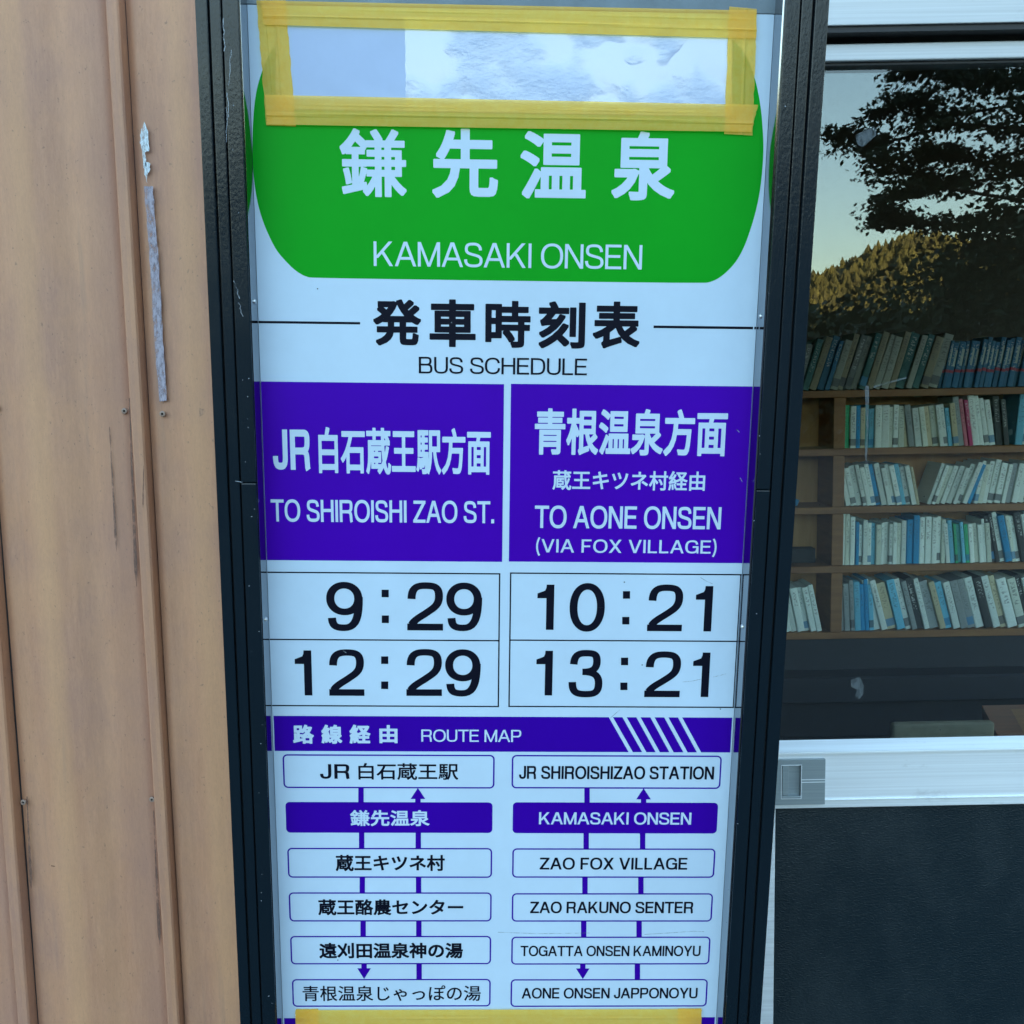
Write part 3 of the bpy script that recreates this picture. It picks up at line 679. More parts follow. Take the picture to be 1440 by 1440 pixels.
def R4(x0, y0, x1, y1):
    xa = 366 if x0 is None else x0; xb = 1050 if x1 is None else x1
    ym = (y0+y1)/2; xm = (xa+xb)/2
    u0 = UL+.0002 if x0 is None else su(x0, ym); u1 = UR-.0002 if x1 is None else su(x1, ym)
    return u0, sz(y1, xm), u1, sz(y0, xm)
def rp(r): u0, z0, u1, z1 = r; return [(u0, z0), (u1, z0), (u1, z1), (u0, z1)]
flat('direction_panel', [rp(R4(None, 538.3, 707.5, 788.8))], M['purple'], 1)
flat('direction_panel', [rp(R4(717, 541.5, None, 790.8))], M['purple'], 1)
# heading rules
flat('heading_rule', [rp(R4(None, 452, 506.5, 455.4))], M['ink'], 1)
u0, z0, u1, z1 = R4(919, 458.6, 1059, 462.2); flat('heading_rule', [rp((u0, z0, u1, z1)), rp((UR-.0018, z0, UR-.0002, z1))], M['ink'], 1)
# time tables
lw = .0013
def hline(za, u0, u1, w=lw): return [(u0, za-w/2), (u1, za-w/2), (u1, za+w/2), (u0, za+w/2)]
def vline(ua, z0, z1, w=lw): return [(ua-w/2, z0), (ua+w/2, z0), (ua+w/2, z1), (ua-w/2, z1)]
zA, zBm, zC = sz(805.8, 540), sz(900, 540), sz(992.8, 540)
ur = su(701.7, 900)
flat('table_lines', [hline(z, UL+.0002, ur+lw/2) for z in (zA, zBm, zC)] + [vline(ur, zC-lw/2, zA+lw/2)], M['ink'], 1, eps=.000004)
zA, zBm, zC = sz(807, 880), sz(901, 880), sz(994, 880)
ul = su(717, 900); ur2 = su(1036.5, 900)
flat('table_lines', [hline(z, ul-lw/2, UR-.0002) for z in (zA, zBm, zC)] + [vline(ul, zC-lw/2, zA+lw/2), vline(ur2, zC-lw/2, zA+lw/2, lw*.8)], M['ink'], 1, eps=.000004)
# route map band, with white stripes left open
bt, bb = sz(1007.8, 700), sz(1057, 700)
lu, ru = UL+.0012, UR-.0014
tops = [su(px, 1008) for px in (856, 875.3, 894.8, 914.5, 934, 953.3)]; bots = [su(px, 1058) for px in (884, 903, 922, 941.3, 961, 980)]
sw = su(862, 1008)-su(856, 1008)
polys = []; pt, pb = lu, lu
for t_, b_2 in zip(tops, bots): polys.append([(pb, bb), (b_2, bb), (t_, bt), (pt, bt)]); pt, pb = t_+sw, b_2+sw
polys.append([(pb, bb), (ru, bb), (ru, bt), (pt, bt)])
flat('route_map_band', polys, M['purple_dk'], 1)
flat('lower_band', [[(lu, zbot+.01), (ru, zbot+.01), (ru, sz(1431, 700)), (lu, sz(1431, 700))]], M['purple_dk'], 1)
def rrect(u0, z0, u1, z1, r, n=6):
    p = []
    for cx, cz, a0 in ((u1-r, z0+r, -90), (u1-r, z1-r, 0), (u0+r, z1-r, 90), (u0+r, z0+r, 180)):
        for k in range(n+1): a = R(a0+90*k/n); p.append((cx+r*math.cos(a), cz+r*math.sin(a)))
    return p
def outline(r, rad, w):
    u0, z0, u1, z1 = r; o = rrect(u0, z0, u1, z1, rad); i = rrect(u0+w, z0+w, u1-w, z1-w, rad-w); n = len(o)
    return [[o[k], o[(k+1) % n], i[(k+1) % n], i[k]] for k in range(n)]
LB = [(398, 1061, 695.5, 1108.5), (402, 1128, 692.5, 1171), (404.5, 1192.3, 692, 1234.3), (406.5, 1254.8, 691.3, 1295.8), (408.5, 1316, 690.6, 1356), (411, 1376.6, 690, 1415.5)]
RB = [(719.5, 1062, 1014, 1109), (721, 1128.5, 1008.8, 1171.8), (720.3, 1193, 1005.2, 1234.3), (719.7, 1256, 1001.8, 1296), (719, 1317, 998.3, 1356.3), (718, 1376.8, 994.5, 1415.6)]
for boxes in (LB, RB):
    for i, b in enumerate(boxes):
        r = R4(*b)
        if i == 1: flat('station_box', [rrect(*r, .0042)], M['purple_dk'], 1)
        else: flat('station_box', outline(r, .0048, .0015), M['purple_dk'], 1)
def conn(boxes, cols, mat=M['purple_dk']):
    for ci, xs in enumerate(cols):
        for i in range(5):
            y0, y1 = boxes[i][3], boxes[i+1][1]; x = xs[i]; ym = (y0+y1)/2
            if ci == 1 and i == 0:
                tip, base = y0-.6, y0+15
                flat('route_arrow', [[suv(x-3.8, y1+.5), suv(x+3.8, y1+.5), suv(x+3.8, base-1), suv(x-3.8, base-1)], [suv(x-10.3, base), suv(x+10.3, base), suv(x, tip)]], mat, 1, eps=.000004)
            elif ci == 0 and i == 4:
                flat('route_arrow', [[suv(x-3.8, y0+6), suv(x+3.8, y0+6), suv(x+3.8, y0-.5), suv(x-3.8, y0-.5)], [suv(x, y1), suv(x+9.6, y0+5.5), suv(x-9.6, y0+5.5)]], mat, 1, eps=.000004)
            else:
                flat('route_line', [[suv(x-3.8, y1+.5), suv(x+3.8, y1+.5), suv(x+3.8, y0-.5), suv(x-3.8, y0-.5)]], mat, 1)
conn(LB, ((507.7, 508.6, 509.5, 510.7, 512), (587.7, 588.2, 588.6, 589, 589.4)))
conn(RB, ((825.5, 824.3, 822.6, 820.8, 819.5), (905, 903.6, 901.2, 898.7, 896.3)))

# ---- lettering ----------------------------------------------------------
dg = bpy.context.evaluated_depsgraph_get()
_cache = {}
def cjk(s):
    """flat triangles and bounds of a CJK string in Blender's built-in lettering"""
    if s in _cache: return _cache[s]
    cu = bpy.data.curves.new('t', 'FONT'); cu.body = s; cu.resolution_u = 4; cu.fill_mode = 'FRONT'
    o = bpy.data.objects.new('t', cu); col.objects.link(o)
    bpy.context.view_layer.update(); d = bpy.context.evaluated_depsgraph_get()
    me = bpy.data.meshes.new_from_object(o.evaluated_get(d))
    v = [(p.co.x, p.co.y) for p in me.vertices]; f = [tuple(p.vertices) for p in me.polygons]
    bpy.data.objects.remove(o); bpy.data.curves.remove(cu); bpy.data.meshes.remove(me)
    _cache[s] = (v, f); return v, f
def cjk_text(name, s, box, mat, bold=.02, layer=2):
    """fit the string's ink to a pixel box; bold = stroke growth as a share of the character height"""
    u0, z0, u1, z1 = R4(*box); v, f = cjk(s)
    xs = [p[0] for p in v]; ys = [p[1] for p in v]; ax0, ax1, ay0, ay1 = min(xs), max(xs), min(ys), max(ys)
    H = z1-z0; b = bold*H; bu = b*min(1.0, ((u1-u0)/(ax1-ax0))/((z1-z0)/(ay1-ay0))+.1)
    kx = (u1-u0-2*bu)/(ax1-ax0); kz = (H-2*b)/(ay1-ay0)
    P = np.array([(u0+bu+(x-ax0)*kx, z0+b+(y-ay0)*kz) for x, y in v])
    h = max(.00016, min(.00030, H/150)); m_ = max(b, bu)+3*h
    gx0, gz0 = u0-3*h, z0-3*h; nx = int((u1-u0)/h)+7; nz = int(H/h)+7
    GX = gx0+np.arange(nx)*h; GZ = gz0+np.arange(nz)*h
    D_ = np.full((nx, nz), 9.0); IN = np.zeros((nx, nz), bool); ec = {}
    def win(q, mg):
        i0 = max(0, int((q[:, 0].min()-mg-gx0)/h)); i1 = min(nx, int((q[:, 0].max()+mg-gx0)/h)+2)
        j0 = max(0, int((q[:, 1].min()-mg-gz0)/h)); j1 = min(nz, int((q[:, 1].max()+mg-gz0)/h)+2)
        return slice(i0, i1), slice(j0, j1)
    for t in f:
        for k in range(len(t)):
            e = (t[k], t[(k+1) % len(t)]); e = (min(e), max(e)); ec[e] = ec.get(e, 0)+1
        q = P[list(t)]; si, sj = win(q, 0); gx = GX[si][:, None]; gz = GZ[sj][None, :]
        A = [(q[(k+1) % 3][0]-q[k][0])*(gz-q[k][1])-(q[(k+1) % 3][1]-q[k][1])*(gx-q[k][0]) for k in range(3)]
        IN[si, sj] |= ((A[0] >= 0) & (A[1] >= 0) & (A[2] >= 0)) | ((A[0] <= 0) & (A[1] <= 0) & (A[2] <= 0))
    for (i, j), c in ec.items():
        if c != 1: continue
        q = P[[i, j]]; si, sj = win(q, m_); gx = GX[si][:, None]; gz = GZ[sj][None, :]
        d = q[1]-q[0]; L2 = float(d @ d) or 1e-18
        tt_ = np.clip(((gx-q[0][0])*d[0]+(gz-q[0][1])*d[1])/L2, 0, 1)
        ex_ = np.abs(gx-q[0][0]-tt_*d[0])/(bu/b if b > 0 else 1); ez_ = np.abs(gz-q[0][1]-tt_*d[1])
        D_[si, sj] = np.minimum(D_[si, sj], (ex_**5+ez_**5)**.2)
    fl = np.where(IN, b+np.minimum(D_, 3*h), b-D_); ins = fl > 0
    mb = MB(); y = -LAY*layer; VV = []; FF = []
    full = ins[:-1, :-1] & ins[1:, :-1] & ins[:-1, 1:] & ins[1:, 1:]; anyc = ins[:-1, :-1] | ins[1:, :-1] | ins[:-1, 1:] | ins[1:, 1:]
    for j in range(nz-1):
        row = np.flatnonzero(np.diff(np.concatenate(([0], full[:, j].astype(np.int8), [0]))))
        for a_i, b_i in zip(row[::2], row[1::2]):
            n0 = len(VV); xa, xb_ = gx0+a_i*h, gx0+b_i*h; za, zb_2 = gz0+j*h, gz0+(j+1)*h
            VV += [(xa, y, za), (xb_, y, za), (xb_, y, zb_2), (xa, y, zb_2)]; FF.append((n0, n0+1, n0+2, n0+3))
    for i, j in zip(*np.nonzero(anyc & ~full)):
        cs = [(i, j), (i+1, j), (i+1, j+1), (i, j+1)]; poly = []
        for k in range(4):
            p, q = cs[k], cs[(k+1) % 4]; fp, fq = fl[p], fl[q]
            if fp > 0: poly.append((gx0+p[0]*h, y, gz0+p[1]*h))
            if (fp > 0) != (fq > 0):
                t = fp/(fp-fq); poly.append((gx0+(p[0]+(q[0]-p[0])*t)*h, y, gz0+(p[1]+(q[1]-p[1])*t)*h))
        if len(poly) >= 3: n0 = len(VV); VV += poly; FF.append(tuple(range(n0, n0+len(poly))))
    mb.add(VV, FF)
    return link(name, mb.mesh(name, False, off), sheet, mat)

# plain grotesque capitals and figures drawn as pen strokes; cap height 1, w = stroke
def bz(p0, p1, p2, p3, n=9):
    return [tuple((1-t)**3*a+3*(1-t)**2*t*b+3*(1-t)*t*t*c+t**3*d for a, b, c, d in zip(p0, p1, p2, p3)) for t in [k/n for k in range(n+1)]]
def path(*segs):
    out = []
    for s in segs: out += s if not out else s[1:]
    return out
def stroke(pts, w, h=None):
    h = h or w; n = len(pts); L, Rr = [], []
    for i in range(n):
        a = pts[max(i-1, 0)]; b = pts[min(i+1, n-1)]; dx, dy = b[0]-a[0], b[1]-a[1]; l = math.hypot(dx, dy) or 1
        nx, ny = -dy/l, dx/l; L.append((pts[i][0]+nx*w/2, pts[i][1]+ny*h/2)); Rr.append((pts[i][0]-nx*w/2, pts[i][1]-ny*h/2))
    return [[L[i], Rr[i], Rr[i+1], L[i+1]] for i in range(n-1)]
def ell(cx, cy, rx, ry, w, h, n=40, e=2.25):
    def se(t, k): c = math.cos(t) if k else math.sin(t); return math.copysign(abs(c)**(2/e), c)
    P = [(cx+rx*se(2*math.pi*k/n, 1), cy+ry*se(2*math.pi*k/n, 0)) for k in range(n)]
    o = [(cx+(rx+w/2)*se(2*math.pi*k/n, 1), cy+(ry+h/2)*se(2*math.pi*k/n, 0)) for k in range(n)]
    i = [(cx+(rx-w/2)*se(2*math.pi*k/n, 1), cy+(ry-h/2)*se(2*math.pi*k/n, 0)) for k in range(n)]
    return [[o[k], i[k], i[(k+1) % n], o[(k+1) % n]] for k in range(n)]
def rc(x0, y0, x1, y1): return [[(x0, y0), (x1, y0), (x1, y1), (x0, y1)]]
def dgn(x0, y0, x1, y1, w):
    l = math.hypot(x1-x0, y1-y0); hw = w*l/abs(y1-y0)/2; return [[(x0-hw, y0), (x0+hw, y0), (x1+hw, y1), (x1-hw, y1)]]
def glyph(c, w):
    h = w*.86; a = w/2; b = h/2; T = 1-b
    if c == 'A': W = .93; return W, .0, dgn(a*1.05, 0, W/2-a*.15, 1, w*.97)+dgn(W-a*1.05, 0, W/2+a*.15, 1, w*.97)+rc(.2, .27, W-.2, .27+h)
    if c == 'B': W = .78; return W, .09, rc(0, 0, w, 1)+stroke([(w, T)]+path(bz((.40, T), (.60, T), (W-a-.05, .93), (W-a-.05, .755)), bz((W-a-.05, .755), (W-a-.05, .60), (.6, .535), (.42, .535)), [(.42, .535), (w, .535)]), w, h)+stroke(path([(w, .53), (.45, .53)], bz((.45, .53), (.66, .53), (W-a, .45), (W-a, .275)), bz((W-a, .275), (W-a, .08), (.64, b), (.45, b)), [(.45, b), (w, b)]), w, h)
    if c == 'C': W = .88; return W, .05, stroke(path(bz((W-a-.015, .67), (W-a-.06, .90), (.62, T), (.46, T)), bz((.46, T), (.19, T), (a, .80), (a, .5)), bz((a, .5), (a, .2), (.19, b), (.46, b)), bz((.46, b), (.68, b), (W-a-.02, .14), (W-a, .37))), w, h)
    if c == 'D': W = .83; return W, .09, rc(0, 0, w, 1)+stroke(path([(w, T), (.36, T)], bz((.36, T), (.68, T), (W-a, .80), (W-a, .5)), bz((W-a, .5), (W-a, .2), (.68, b), (.36, b)), [(.36, b), (w, b)]), w, h)
    if c == 'E': W = .70; return W, .09, rc(0, 0, w, 1)+rc(w, 0, W, h)+rc(w, 1-h, W-.01, 1)+rc(w, .5-b+.02, W-.05, .5+b+.02)
    if c == 'F': W = .66; return W, .09, rc(0, 0, w, 1)+rc(w, 1-h, W, 1)+rc(w, .48-b, W-.08, .48+b)
    if c == 'G': W = .90; return W, .05, stroke(path(bz((W-a-.03, .68), (W-a-.07, .90), (.64, T), (.47, T)), bz((.47, T), (.19, T), (a, .80), (a, .5)), bz((a, .5), (a, .2), (.19, b), (.47, b)), bz((.47, b), (.70, b), (W-a, .14), (W-a, .42))), w, h)+rc(.50, .42, W, .42+h)+rc(W-w*.72, 0, W, .43)
    if c == 'H': W = .79; return W, .09, rc(0, 0, w, 1)+rc(W-w, 0, W, 1)+rc(w, .52-b, W-w, .52+b)
    if c == 'I': return w, .10, rc(0, 0, w, 1)
    if c == 'J': W = .60; return W, .05, stroke(path([(W-a, 1), (W-a, .32)], bz((W-a, .32), (W-a, .10), (.42, b), (.30, b)), bz((.30, b), (.16, b), (a, .12), (a, .34))), w, h)
    if c == 'K': W = .84; return W, .09, rc(0, 0, w, 1)+dgn(w*.9, .33, W-a*1.7, 1, w*.92)+dgn(W-a*1.3, 0, .38, .58, w)
    if c == 'L': W = .62; return W, .09, rc(0, 0, w, 1)+rc(w, 0, W, h)
    if c == 'M': W = .96; return W, .09, rc(0, 0, w, 1)+rc(W-w, 0, W, 1)+dgn(W/2, 0, a*1.15, 1, w*.88)+dgn(W/2, 0, W-a*1.15, 1, w*.88)
    if c == 'N': W = .80; return W, .09, rc(0, 0, w, 1)+rc(W-w, 0, W, 1)+dgn(W-a*1.15, 0, a*1.15, 1, w*.95)
    if c == 'O': W = .96; return W, .05, ell(W/2, .5, W/2-a, .5-b+.012, w, h)
    if c == 'P': W = .77; return W, .09, rc(0, 0, w, 1)+stroke(path([(w, T), (.42, T)], bz((.42, T), (.62, T), (W-a, .93), (W-a, .715)), bz((W-a, .715), (W-a, .50), (.62, .44), (.42, .44)), [(.42, .44), (w, .44)]), w, h)
    if c == 'R': W = .82; return W, .09, rc(0, 0, w, 1)+stroke(path([(w, T), (.44, T)], bz((.44, T), (.65, T), (W-a-.03, .93), (W-a-.03, .735)), bz((W-a-.03, .735), (W-a-.03, .53), (.65, .47), (.44, .47)), [(.44, .47), (w, .47)]), w, h)+stroke(path(bz((.46, .47), (.64, .47), (W-a-.05, .40), (W-a-.045, .24)), [(W-a-.045, .24), (W-a-.03, .06), (W-a, 0)]), w, h)
    if c == 'S': W = .80; return W, .05, stroke(path(bz((W-a-.03, .69), (W-a-.04, .90), (.56, T), (.40, T)), bz((.40, T), (.18, T), (a+.03, .90), (a+.03, .745)), bz((a+.03, .745), (a+.03, .58), (.20, .56), (.40, .51)), bz((.40, .51), (.63, .455), (W-a, .43), (W-a, .265)), bz((W-a, .265), (W-a, .09), (.60, b), (.41, b)), bz((.41, b), (.20, b), (a, .10), (a, .32))), w, h)
    if c == 'T': W = .80; return W, .02, rc(W/2-a, 0, W/2+a, 1-h)+rc(0, 1-h, W, 1)
    if c == 'U': W = .79; return W, .09, stroke(path([(a, 1), (a, .36)], bz((a, .36), (a, .10), (.20, b), (W/2, b)), bz((W/2, b), (W-.20, b), (W-a, .10), (W-a, .36)), [(W-a, .36), (W-a, 1)]), w, h)
    if c == 'V': W = .88; return W, .0, dgn(W/2-a*.15, 0, a*1.05, 1, w*.97)+dgn(W/2+a*.15, 0, W-a*1.05, 1, w*.97)
    if c == 'X': W = .86; return W, .01, dgn(a*1.2, 0, W-a*1.35, 1, w)+dgn(W-a*1.2, 0, a*1.35, 1, w)
    if c == 'Y': W = .88; return W, .0, rc(W/2-a, 0, W/2+a, .42)+dgn(W/2, .38, a*1.2, 1, w*.97)+dgn(W/2, .38, W-a*1.2, 1, w*.97)
    if c == 'Z': W = .76; return W, .04, rc(0, 0, W, h)+rc(.02, 1-h, W, 1)+dgn(a*1.45, h*.9, W-a*1.45, 1-h*.9, w)
    if c == '.': return w*1.1, .09, rc(0, 0, w*1.1, w*1.1)
    if c == ' ': return .30, 0, []
    if c == '(': return .24, .08, stroke(bz((.22, 1.12), (.0, .72), (.0, .18), (.22, -.24), 14), w*.8)
    if c == ')': return .24, .08, stroke(bz((.02, 1.12), (.24, .72), (.24, .18), (.02, -.24), 14), w*.8)
    if c == '1': W = .36; return W, .09, rc(W-w, 0, W, 1)+[[(0, .70), (W-w, .70), (W-w, .825), (0, .805)], [(0, .805), (W-w, .825), (W-w, 1), (W-w-.005, .93), (W-w-.03, .87), (W-w-.08, .83), (W-w-.14, .81)]]
    if c == '0': W = .72; return W, .06, ell(W/2, .5, W/2-a, .5-b+.01, w, h, 44, 2.15)
    if c == '2': W = .72; return W, .06, rc(0, 0, W, h*1.04)+stroke(path(bz((a+.01, .66), (a+.01, .90), (.20, T+.01), (.37, T+.01)), bz((.37, T+.01), (.56, T+.01), (W-a, .91), (W-a, .72)), bz((W-a, .72), (W-a, .52), (.52, .47), (.35, .345)), bz((.35, .345), (.20, .25), (a+.04, .19), (a+.015, h*.9))), w, h)
    if c == '3': W = .72; return W, .06, stroke(path(bz((a+.02, .70), (a+.03, .90), (.20, T+.01), (.35, T+.01)), bz((.35, T+.01), (.54, T+.01), (W-a-.05, .92), (W-a-.05, .755)), bz((W-a-.05, .755), (W-a-.05, .60), (.50, .54), (.29, .54))), w, h)+stroke(path(bz((.29, .54), (.55, .54), (W-a, .46), (W-a, .285)), bz((W-a, .285), (W-a, .08), (.54, b-.01), (.36, b-.01)), bz((.36, b-.01), (.15, b-.01), (a, .11), (a, .32))), w, h)
    if c == '9': W = .72; return W, .06, ell(W/2-.005, .665, W/2-a-.005, .335-b+.01, w, h, 40, 2.1)+stroke(path(bz((W-a, .70), (W-a, .22), (.55, b-.01), (.345, b-.01)), bz((.345, b-.01), (.18, b-.01), (a+.03, .09), (a+.025, .265))), w, h)
    return .5, 0, []
def latin(name, s, box, mat, w=.12, track=.0, layer=2):
    polys = []; x = 0; first = True; ps = 0
    for ch in s:
        W, sb, g = glyph(ch, w)
        if not first: x += max(ps, .03)*.55+max(sb, .03)*.55+track
        polys += [[(px+x, py) for px, py in p] for p in g]
        x += W; ps = sb; first = False
    u0, z0, u1, z1 = R4(*box); k = (u1-u0)/x; H = z1-z0
    out = [[(u0+px*k, z0+py*H) for px, py in p] for p in polys]
    # tiny steps keep overlapping pen strokes from sharing one plane
    bm = bmesh.new(); cyc_ = 0
    for i, p in enumerate(out):
        y = -LAY*layer - .0000006*i
        bm.faces.new([bm.verts.new((u, y, z-ZB)) for u, z in p])
    bmesh.ops.triangulate(bm, faces=[f for f in bm.faces if len(f.verts) > 4])
    me = bpy.data.meshes.new(name); bm.to_mesh(me); bm.free(); return link(name, me, sheet, mat)
WH, IK = M['white'], M['ink']
for ch, b in zip('鎌先温泉', ((478, 181, 571.5, 277), (608, 181, 700.5, 278.5), (732, 185, 824.5, 279.5), (861, 185, 949.5, 282))): cjk_text('heading_letter', ch, b, WH, .028 if ch != '鎌' else .021)
latin('heading_text', 'KAMASAKI ONSEN', (525.5, 342, 903, 376.5), WH, .128)
for ch, b in zip('発車時刻表', ((525, 421, 592, 486), (604, 421, 669, 488), (682.5, 423, 746, 489), (757.5, 424, 823, 490), (834, 424, 900, 490))): cjk_text('heading_letter', ch, b, IK, .032)
latin('heading_text', 'BUS SCHEDULE', (589, 503, 825.5, 526.3), IK, .128)
latin('direction_text', 'JR', (383.6, 604, 436.6, 660.5), WH, .20, .03)
cjk_text('direction_text', '白石蔵王駅方面', (448, 601.5, 690, 667.5), WH, .024)
latin('direction_text', 'TO SHIROISHI ZAO ST.', (381, 703.5, 695, 734.5), WH, .165)
cjk_text('direction_text', '青根温泉方面', (752, 575, 1022.5, 640.5), WH, .026)
cjk_text('direction_text', '蔵王キツネ村経由', (777, 662, 991.5, 689.8), WH, .018)
latin('direction_text', 'TO AONE ONSEN', (752, 712, 1014, 743.3), WH, .165)
latin('direction_text', '(VIA FOX VILLAGE)', (754, 759, 1007.5, 777.5), WH, .155, .05)
def tm(items):
    for s, x0, y0, x1, y1 in items: latin('departure_time', s, (x0, y0, x1, y1), IK, .160 if s != '1' else .165)
tm([('9', 459, 818.8, 510.5, 886.6), ('29', 572.5, 819.6, 678, 886.6), ('1', 415, 914.5, 438.5, 977.8), ('2', 462.5, 913.6, 512, 978.3), ('29', 571.3, 913.4, 676, 978.6),
    ('1', 755.5, 822, 779, 885.6), ('0', 801, 820.5, 850.5, 887.5), ('2', 911, 822.5, 960, 887.5), ('1', 977.8, 824, 1001.5, 887.8),
    ('1', 754, 915, 777, 977.8), ('3', 799.8, 914.5, 847.5, 979.8), ('2', 907, 916.5, 957, 980.2), ('1', 974, 917.5, 997.5, 980)])
for x, y in ((541.7, 834.5), (541.9, 870.7), (541, 928.2), (541, 963.5), (881, 836.5), (880, 872.7), (878.3, 930), (877.3, 965)):
    flat('time_colon', [Q((x-5, y-5.3), (x+5, y-5.3), (x+5, y+5.3), (x-5, y+5.3))[::-1]], IK, 2)
for ch, b in zip('路線経由', ((412, 1019, 441.3, 1045.7), (452, 1019, 481, 1045.7), (491.5, 1019, 521, 1045.5), (533.5, 1019.5, 559, 1045))): cjk_text('band_letter', ch, b, WH, .036)
latin('band_text', 'ROUTE MAP', (592.5, 1026, 733, 1043), WH, .14)
latin('station_name', 'JR', (450, 1074.5, 492, 1095), IK, .17, .08)
cjk_text('station_name', '白石蔵王駅', (504, 1073, 644.5, 1096.7), IK, .016)
cjk_text('station_name', '鎌先温泉', (492.5, 1139, 604, 1161.5), WH, .024)
cjk_text('station_name', '蔵王キツネ村', (472, 1202, 625.5, 1225), IK, .026)
cjk_text('station_name', '蔵王酪農センター', (447.5, 1264.5, 651.5, 1287), IK, .026)
cjk_text('station_name', '遠刈田温泉神の湯', (449, 1325.5, 651, 1347.5), IK, .030)
cjk_text('station_name', '青根温泉じゃっぽの湯', (425.5, 1385.5, 676, 1407.5), IK, .010)
latin('station_name', 'JR SHIROISHIZAO STATION', (730, 1077.3, 1004, 1095.5), IK, .185)
latin('station_name', 'KAMASAKI ONSEN', (758, 1142.3, 972, 1159.2), WH, .165)
latin('station_name', 'ZAO FOX VILLAGE', (759, 1206, 966.5, 1222.7), IK, .175, .02)
latin('station_name', 'ZAO RAKUNO SENTER', (745.5, 1267.8, 975, 1284), IK, .18)
latin('station_name', 'TOGATTA ONSEN KAMINOYU', (732, 1329.8, 985, 1344.3), IK, .175)
latin('station_name', 'AONE ONSEN JAPPONOYU', (733.5, 1389, 980.8, 1403.8), IK, .175)

# ---- pasted patch and yellow tape --------------------------------------
def film(name, pts, mat, layer, thick=.00006, parent=sign, sub=24, wav=0.0, seed=0):
    """thin quad strip pasted on the sheet: corners TL,TR,BR,BL in pixels; gently wavy"""
    TL, TR, BR, BL = [Vector((*suv(x, y), 0)) for x, y in pts]; rr = random.Random(seed)
    ph = [rr.uniform(0, 6) for _ in range(4)]; vs = []; n = sub; rdg = .0007 if name == 'tape_strip' else 0
    wd, hg = (TR-TL).length, (TL-BL).length; nu, nv = (n, 16) if wd > hg else (16, n)
    if wd/hg < 8 and hg/wd < 8 and wav: nu = nv = n
    for i in range(nu+1):
        for j in range(nv+1):
            s, t = i/nu, j/nv; p = TL.lerp(TR, s).lerp(BL.lerp(BR, s), t)
            e = min(s, 1-s, t, 1-t)
            wv = wav*(.5+.5*math.sin(p.x*95+ph[0]+8*math.sin(p.y*40+ph[1])))*min(1, e*6)
            cr_ = t if wd > hg else s; wv += rdg*(math.exp(-((cr_-.66-.05*math.sin(p.x*9+p.y*7+ph[2]))/.045)**2)+.6*math.exp(-((cr_-.3)/.03)**2)*(.5+.5*math.sin(p.x*31+p.y*29+ph[3])))
            ej = 0 if not (i in (0, nu)) else rr.uniform(-.0004, .0004)
            vs.append((p.x+ej, -LAY*layer-wv, p.y))
    mb = MB(); m_ = nv+1
    mb.add(vs, [(i*m_+j, (i+1)*m_+j, (i+1)*m_+j+1, i*m_+j+1) for i in range(nu) for j in range(nv)][::1])
    return gpart(name, mb, mat, parent)
film('paper_patch', [(386, 17), (1030, 32), (1029, 164), (389, 153)], M['patch'], 5, wav=.0002, sub=40)
film('glare_film', [(569, 24), (1029, 32), (1028, 160), (571, 156)], M['film'], 7, wav=.00006, sub=40)  # film added on the right part only, imitating the sky reflection and its edge
film('tape_strip', [(361, 1), (402, 1), (416, 178), (375, 176.5)], M['tape'], 9, wav=.0004, seed=1)
film('tape_strip', [(1024.5, 10), (1064, 13.5), (1057, 191), (1018, 189)], M['tape'], 16, wav=.0004, seed=2)
film('tape_strip', [(368, 2), (1062, 16), (1062, 55.5), (372, 36)], M['tape'], 23, wav=.0003, seed=3, sub=60)
film('tape_strip', [(374, 134.5), (1064.5, 148.5), (1055, 186.5), (377, 176)], M['tape'], 30, wav=.0003, seed=4, sub=60)
film('tape_strip', [(416, 1418), (448, 1417.5), (449, 1530), (418, 1530)], M['tape'], 9, wav=.0003, seed=5)
film('tape_strip', [(953, 1416.5), (986, 1416.3), (985, 1530), (952, 1530)], M['tape'], 16, wav=.0003, seed=6)
film('tape_strip', [(416, 1418), (986, 1416.3), (985, 1456), (417, 1456)], M['tape'], 23, wav=.0003, seed=7, sub=60)
film('tape_strip', [(388+30, 1500), (985, 1500), (985, 1535), (418, 1535)], M['tape'], 30, wav=.0003, seed=8, sub=60)
film('paper_patch', [(430, 1428), (970, 1427), (969, 1525), (431, 1525)], M['patch'], 5, wav=.0001, sub=30)

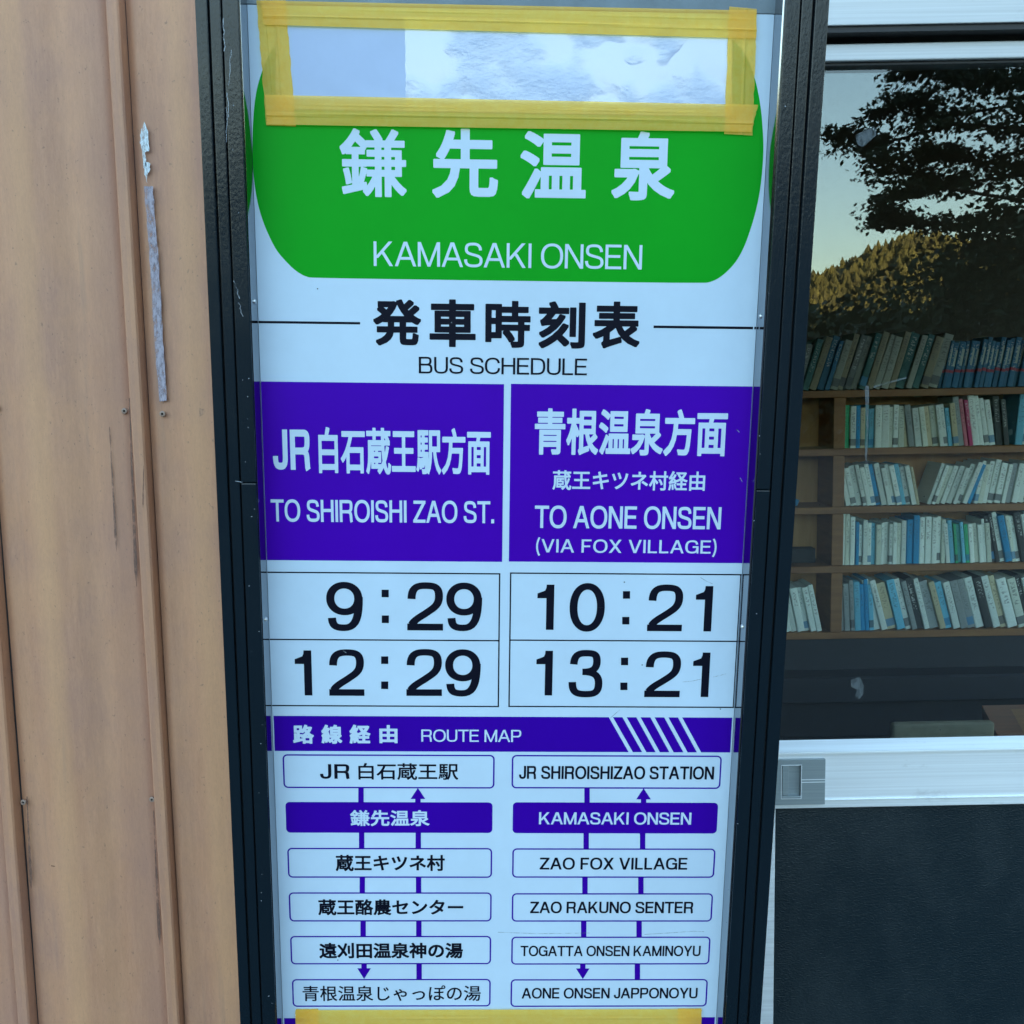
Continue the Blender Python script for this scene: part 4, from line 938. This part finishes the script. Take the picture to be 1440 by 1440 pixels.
# ---- scratches, specks and the loose thread ------------------------------
def mark(name, pts, mat, d, parent, w=.0003):
    mb = MB(); P = [suv(x, y, d) for x, y in pts]
    for (a, b) in zip(P, P[1:]):
        dx, dz = b[0]-a[0], b[1]-a[1]; l = math.hypot(dx, dz); nx, nz = -dz/l*w/2, dx/l*w/2
        mb.add([(a[0]-nx, d, a[1]-nz), (a[0]+nx, d, a[1]+nz), (b[0]+nx, d, b[1]+nz), (b[0]-nx, d, b[1]-nz)], [(0, 1, 2, 3)])
    return gpart(name, mb, mat, parent)
sc_dark = mat_stain('grey_scuff', (.12, .16, .20), .55, 200); sc_pale = mat_stain('pale_scuff', (.45, .52, .60), .6, 300)
for pts in (((960, 959), (972, 958), (986, 955)), ((1003, 952), (1012, 950), (1021, 947.5)), ((906, 1314), (940, 1312), (975, 1309.5), (990, 1310)), ((700, 1311), (760, 1313), (830, 1312)), ((985, 812), (993, 817), (1002, 821)), ((858, 1010), (866, 1003), (872, 998))):
    mark('scuff', pts, sc_dark, -.00035, sheet, .0005)
for pts in (((1036, 604), (1040, 608)), ((482, 915), (487, 918)), ((1041, 672), (1044, 678))):
    mark('scuff', pts, sc_pale, -.00035, sheet, .0006)
for (x, y) in ((446.5, 406), (878, 818.5), (635, 453.5), (690, 447), (475, 1350), (903, 935), (1013, 997), (390, 640)):
    mark('speck', ((x-.8, y), (x+.9, y+.2)), M['ink'] if y != 453.5 else sc_pale, -.00036, sheet, .0009)
rs = random.Random(9)
dp = -D-.00008
for (x0, y0, x1, y1, w) in ((314, 25, 316, 72, .0008), (325, 70, 322, 120, .0006), (320, 130, 321, 165, .0005), (319, 150, 319, 200, .0004), (329, 395, 337, 420, .0008), (336, 425, 341, 445, .0005), (300, 300, 300.5, 318, .0004)):
    n = 7; mark('paint_scratch', [(x0+(x1-x0)*k/n+rs.uniform(-1.2, 1.2), y0+(y1-y0)*k/n) for k in range(n+1)], sc_pale, dp if x0 > 310 else -D+.0011, sign, w)
for i in range(34):
    left = rs.random() < .5; y = rs.uniform(60, 1420)
    x = (rs.uniform(318, 332)+.037*y) if left else (rs.uniform(1108, 1122)-.067*y)
    mark('speck', ((x-.7, y), (x+.8, y+rs.uniform(-.5, .5))), sc_pale, dp, sign, rs.uniform(.0004, .001))
mb = MB(); P = [(331, 676.5), (340, 678), (350, 677.5), (357, 674.5), (363, 669)]
mb.tube([(*suv(x, y, d_), 0) for (x, y), d_ in zip(P, (0,)*5)] and [(suv(x, y, d_)[0], d_, suv(x, y, d_)[1]) for (x, y), d_ in zip(P, (-D-.0004, -D-.0005, -.02, -.012, -.004))], [.0003]*5, 5)
gpart('thread', mb, sc_pale)
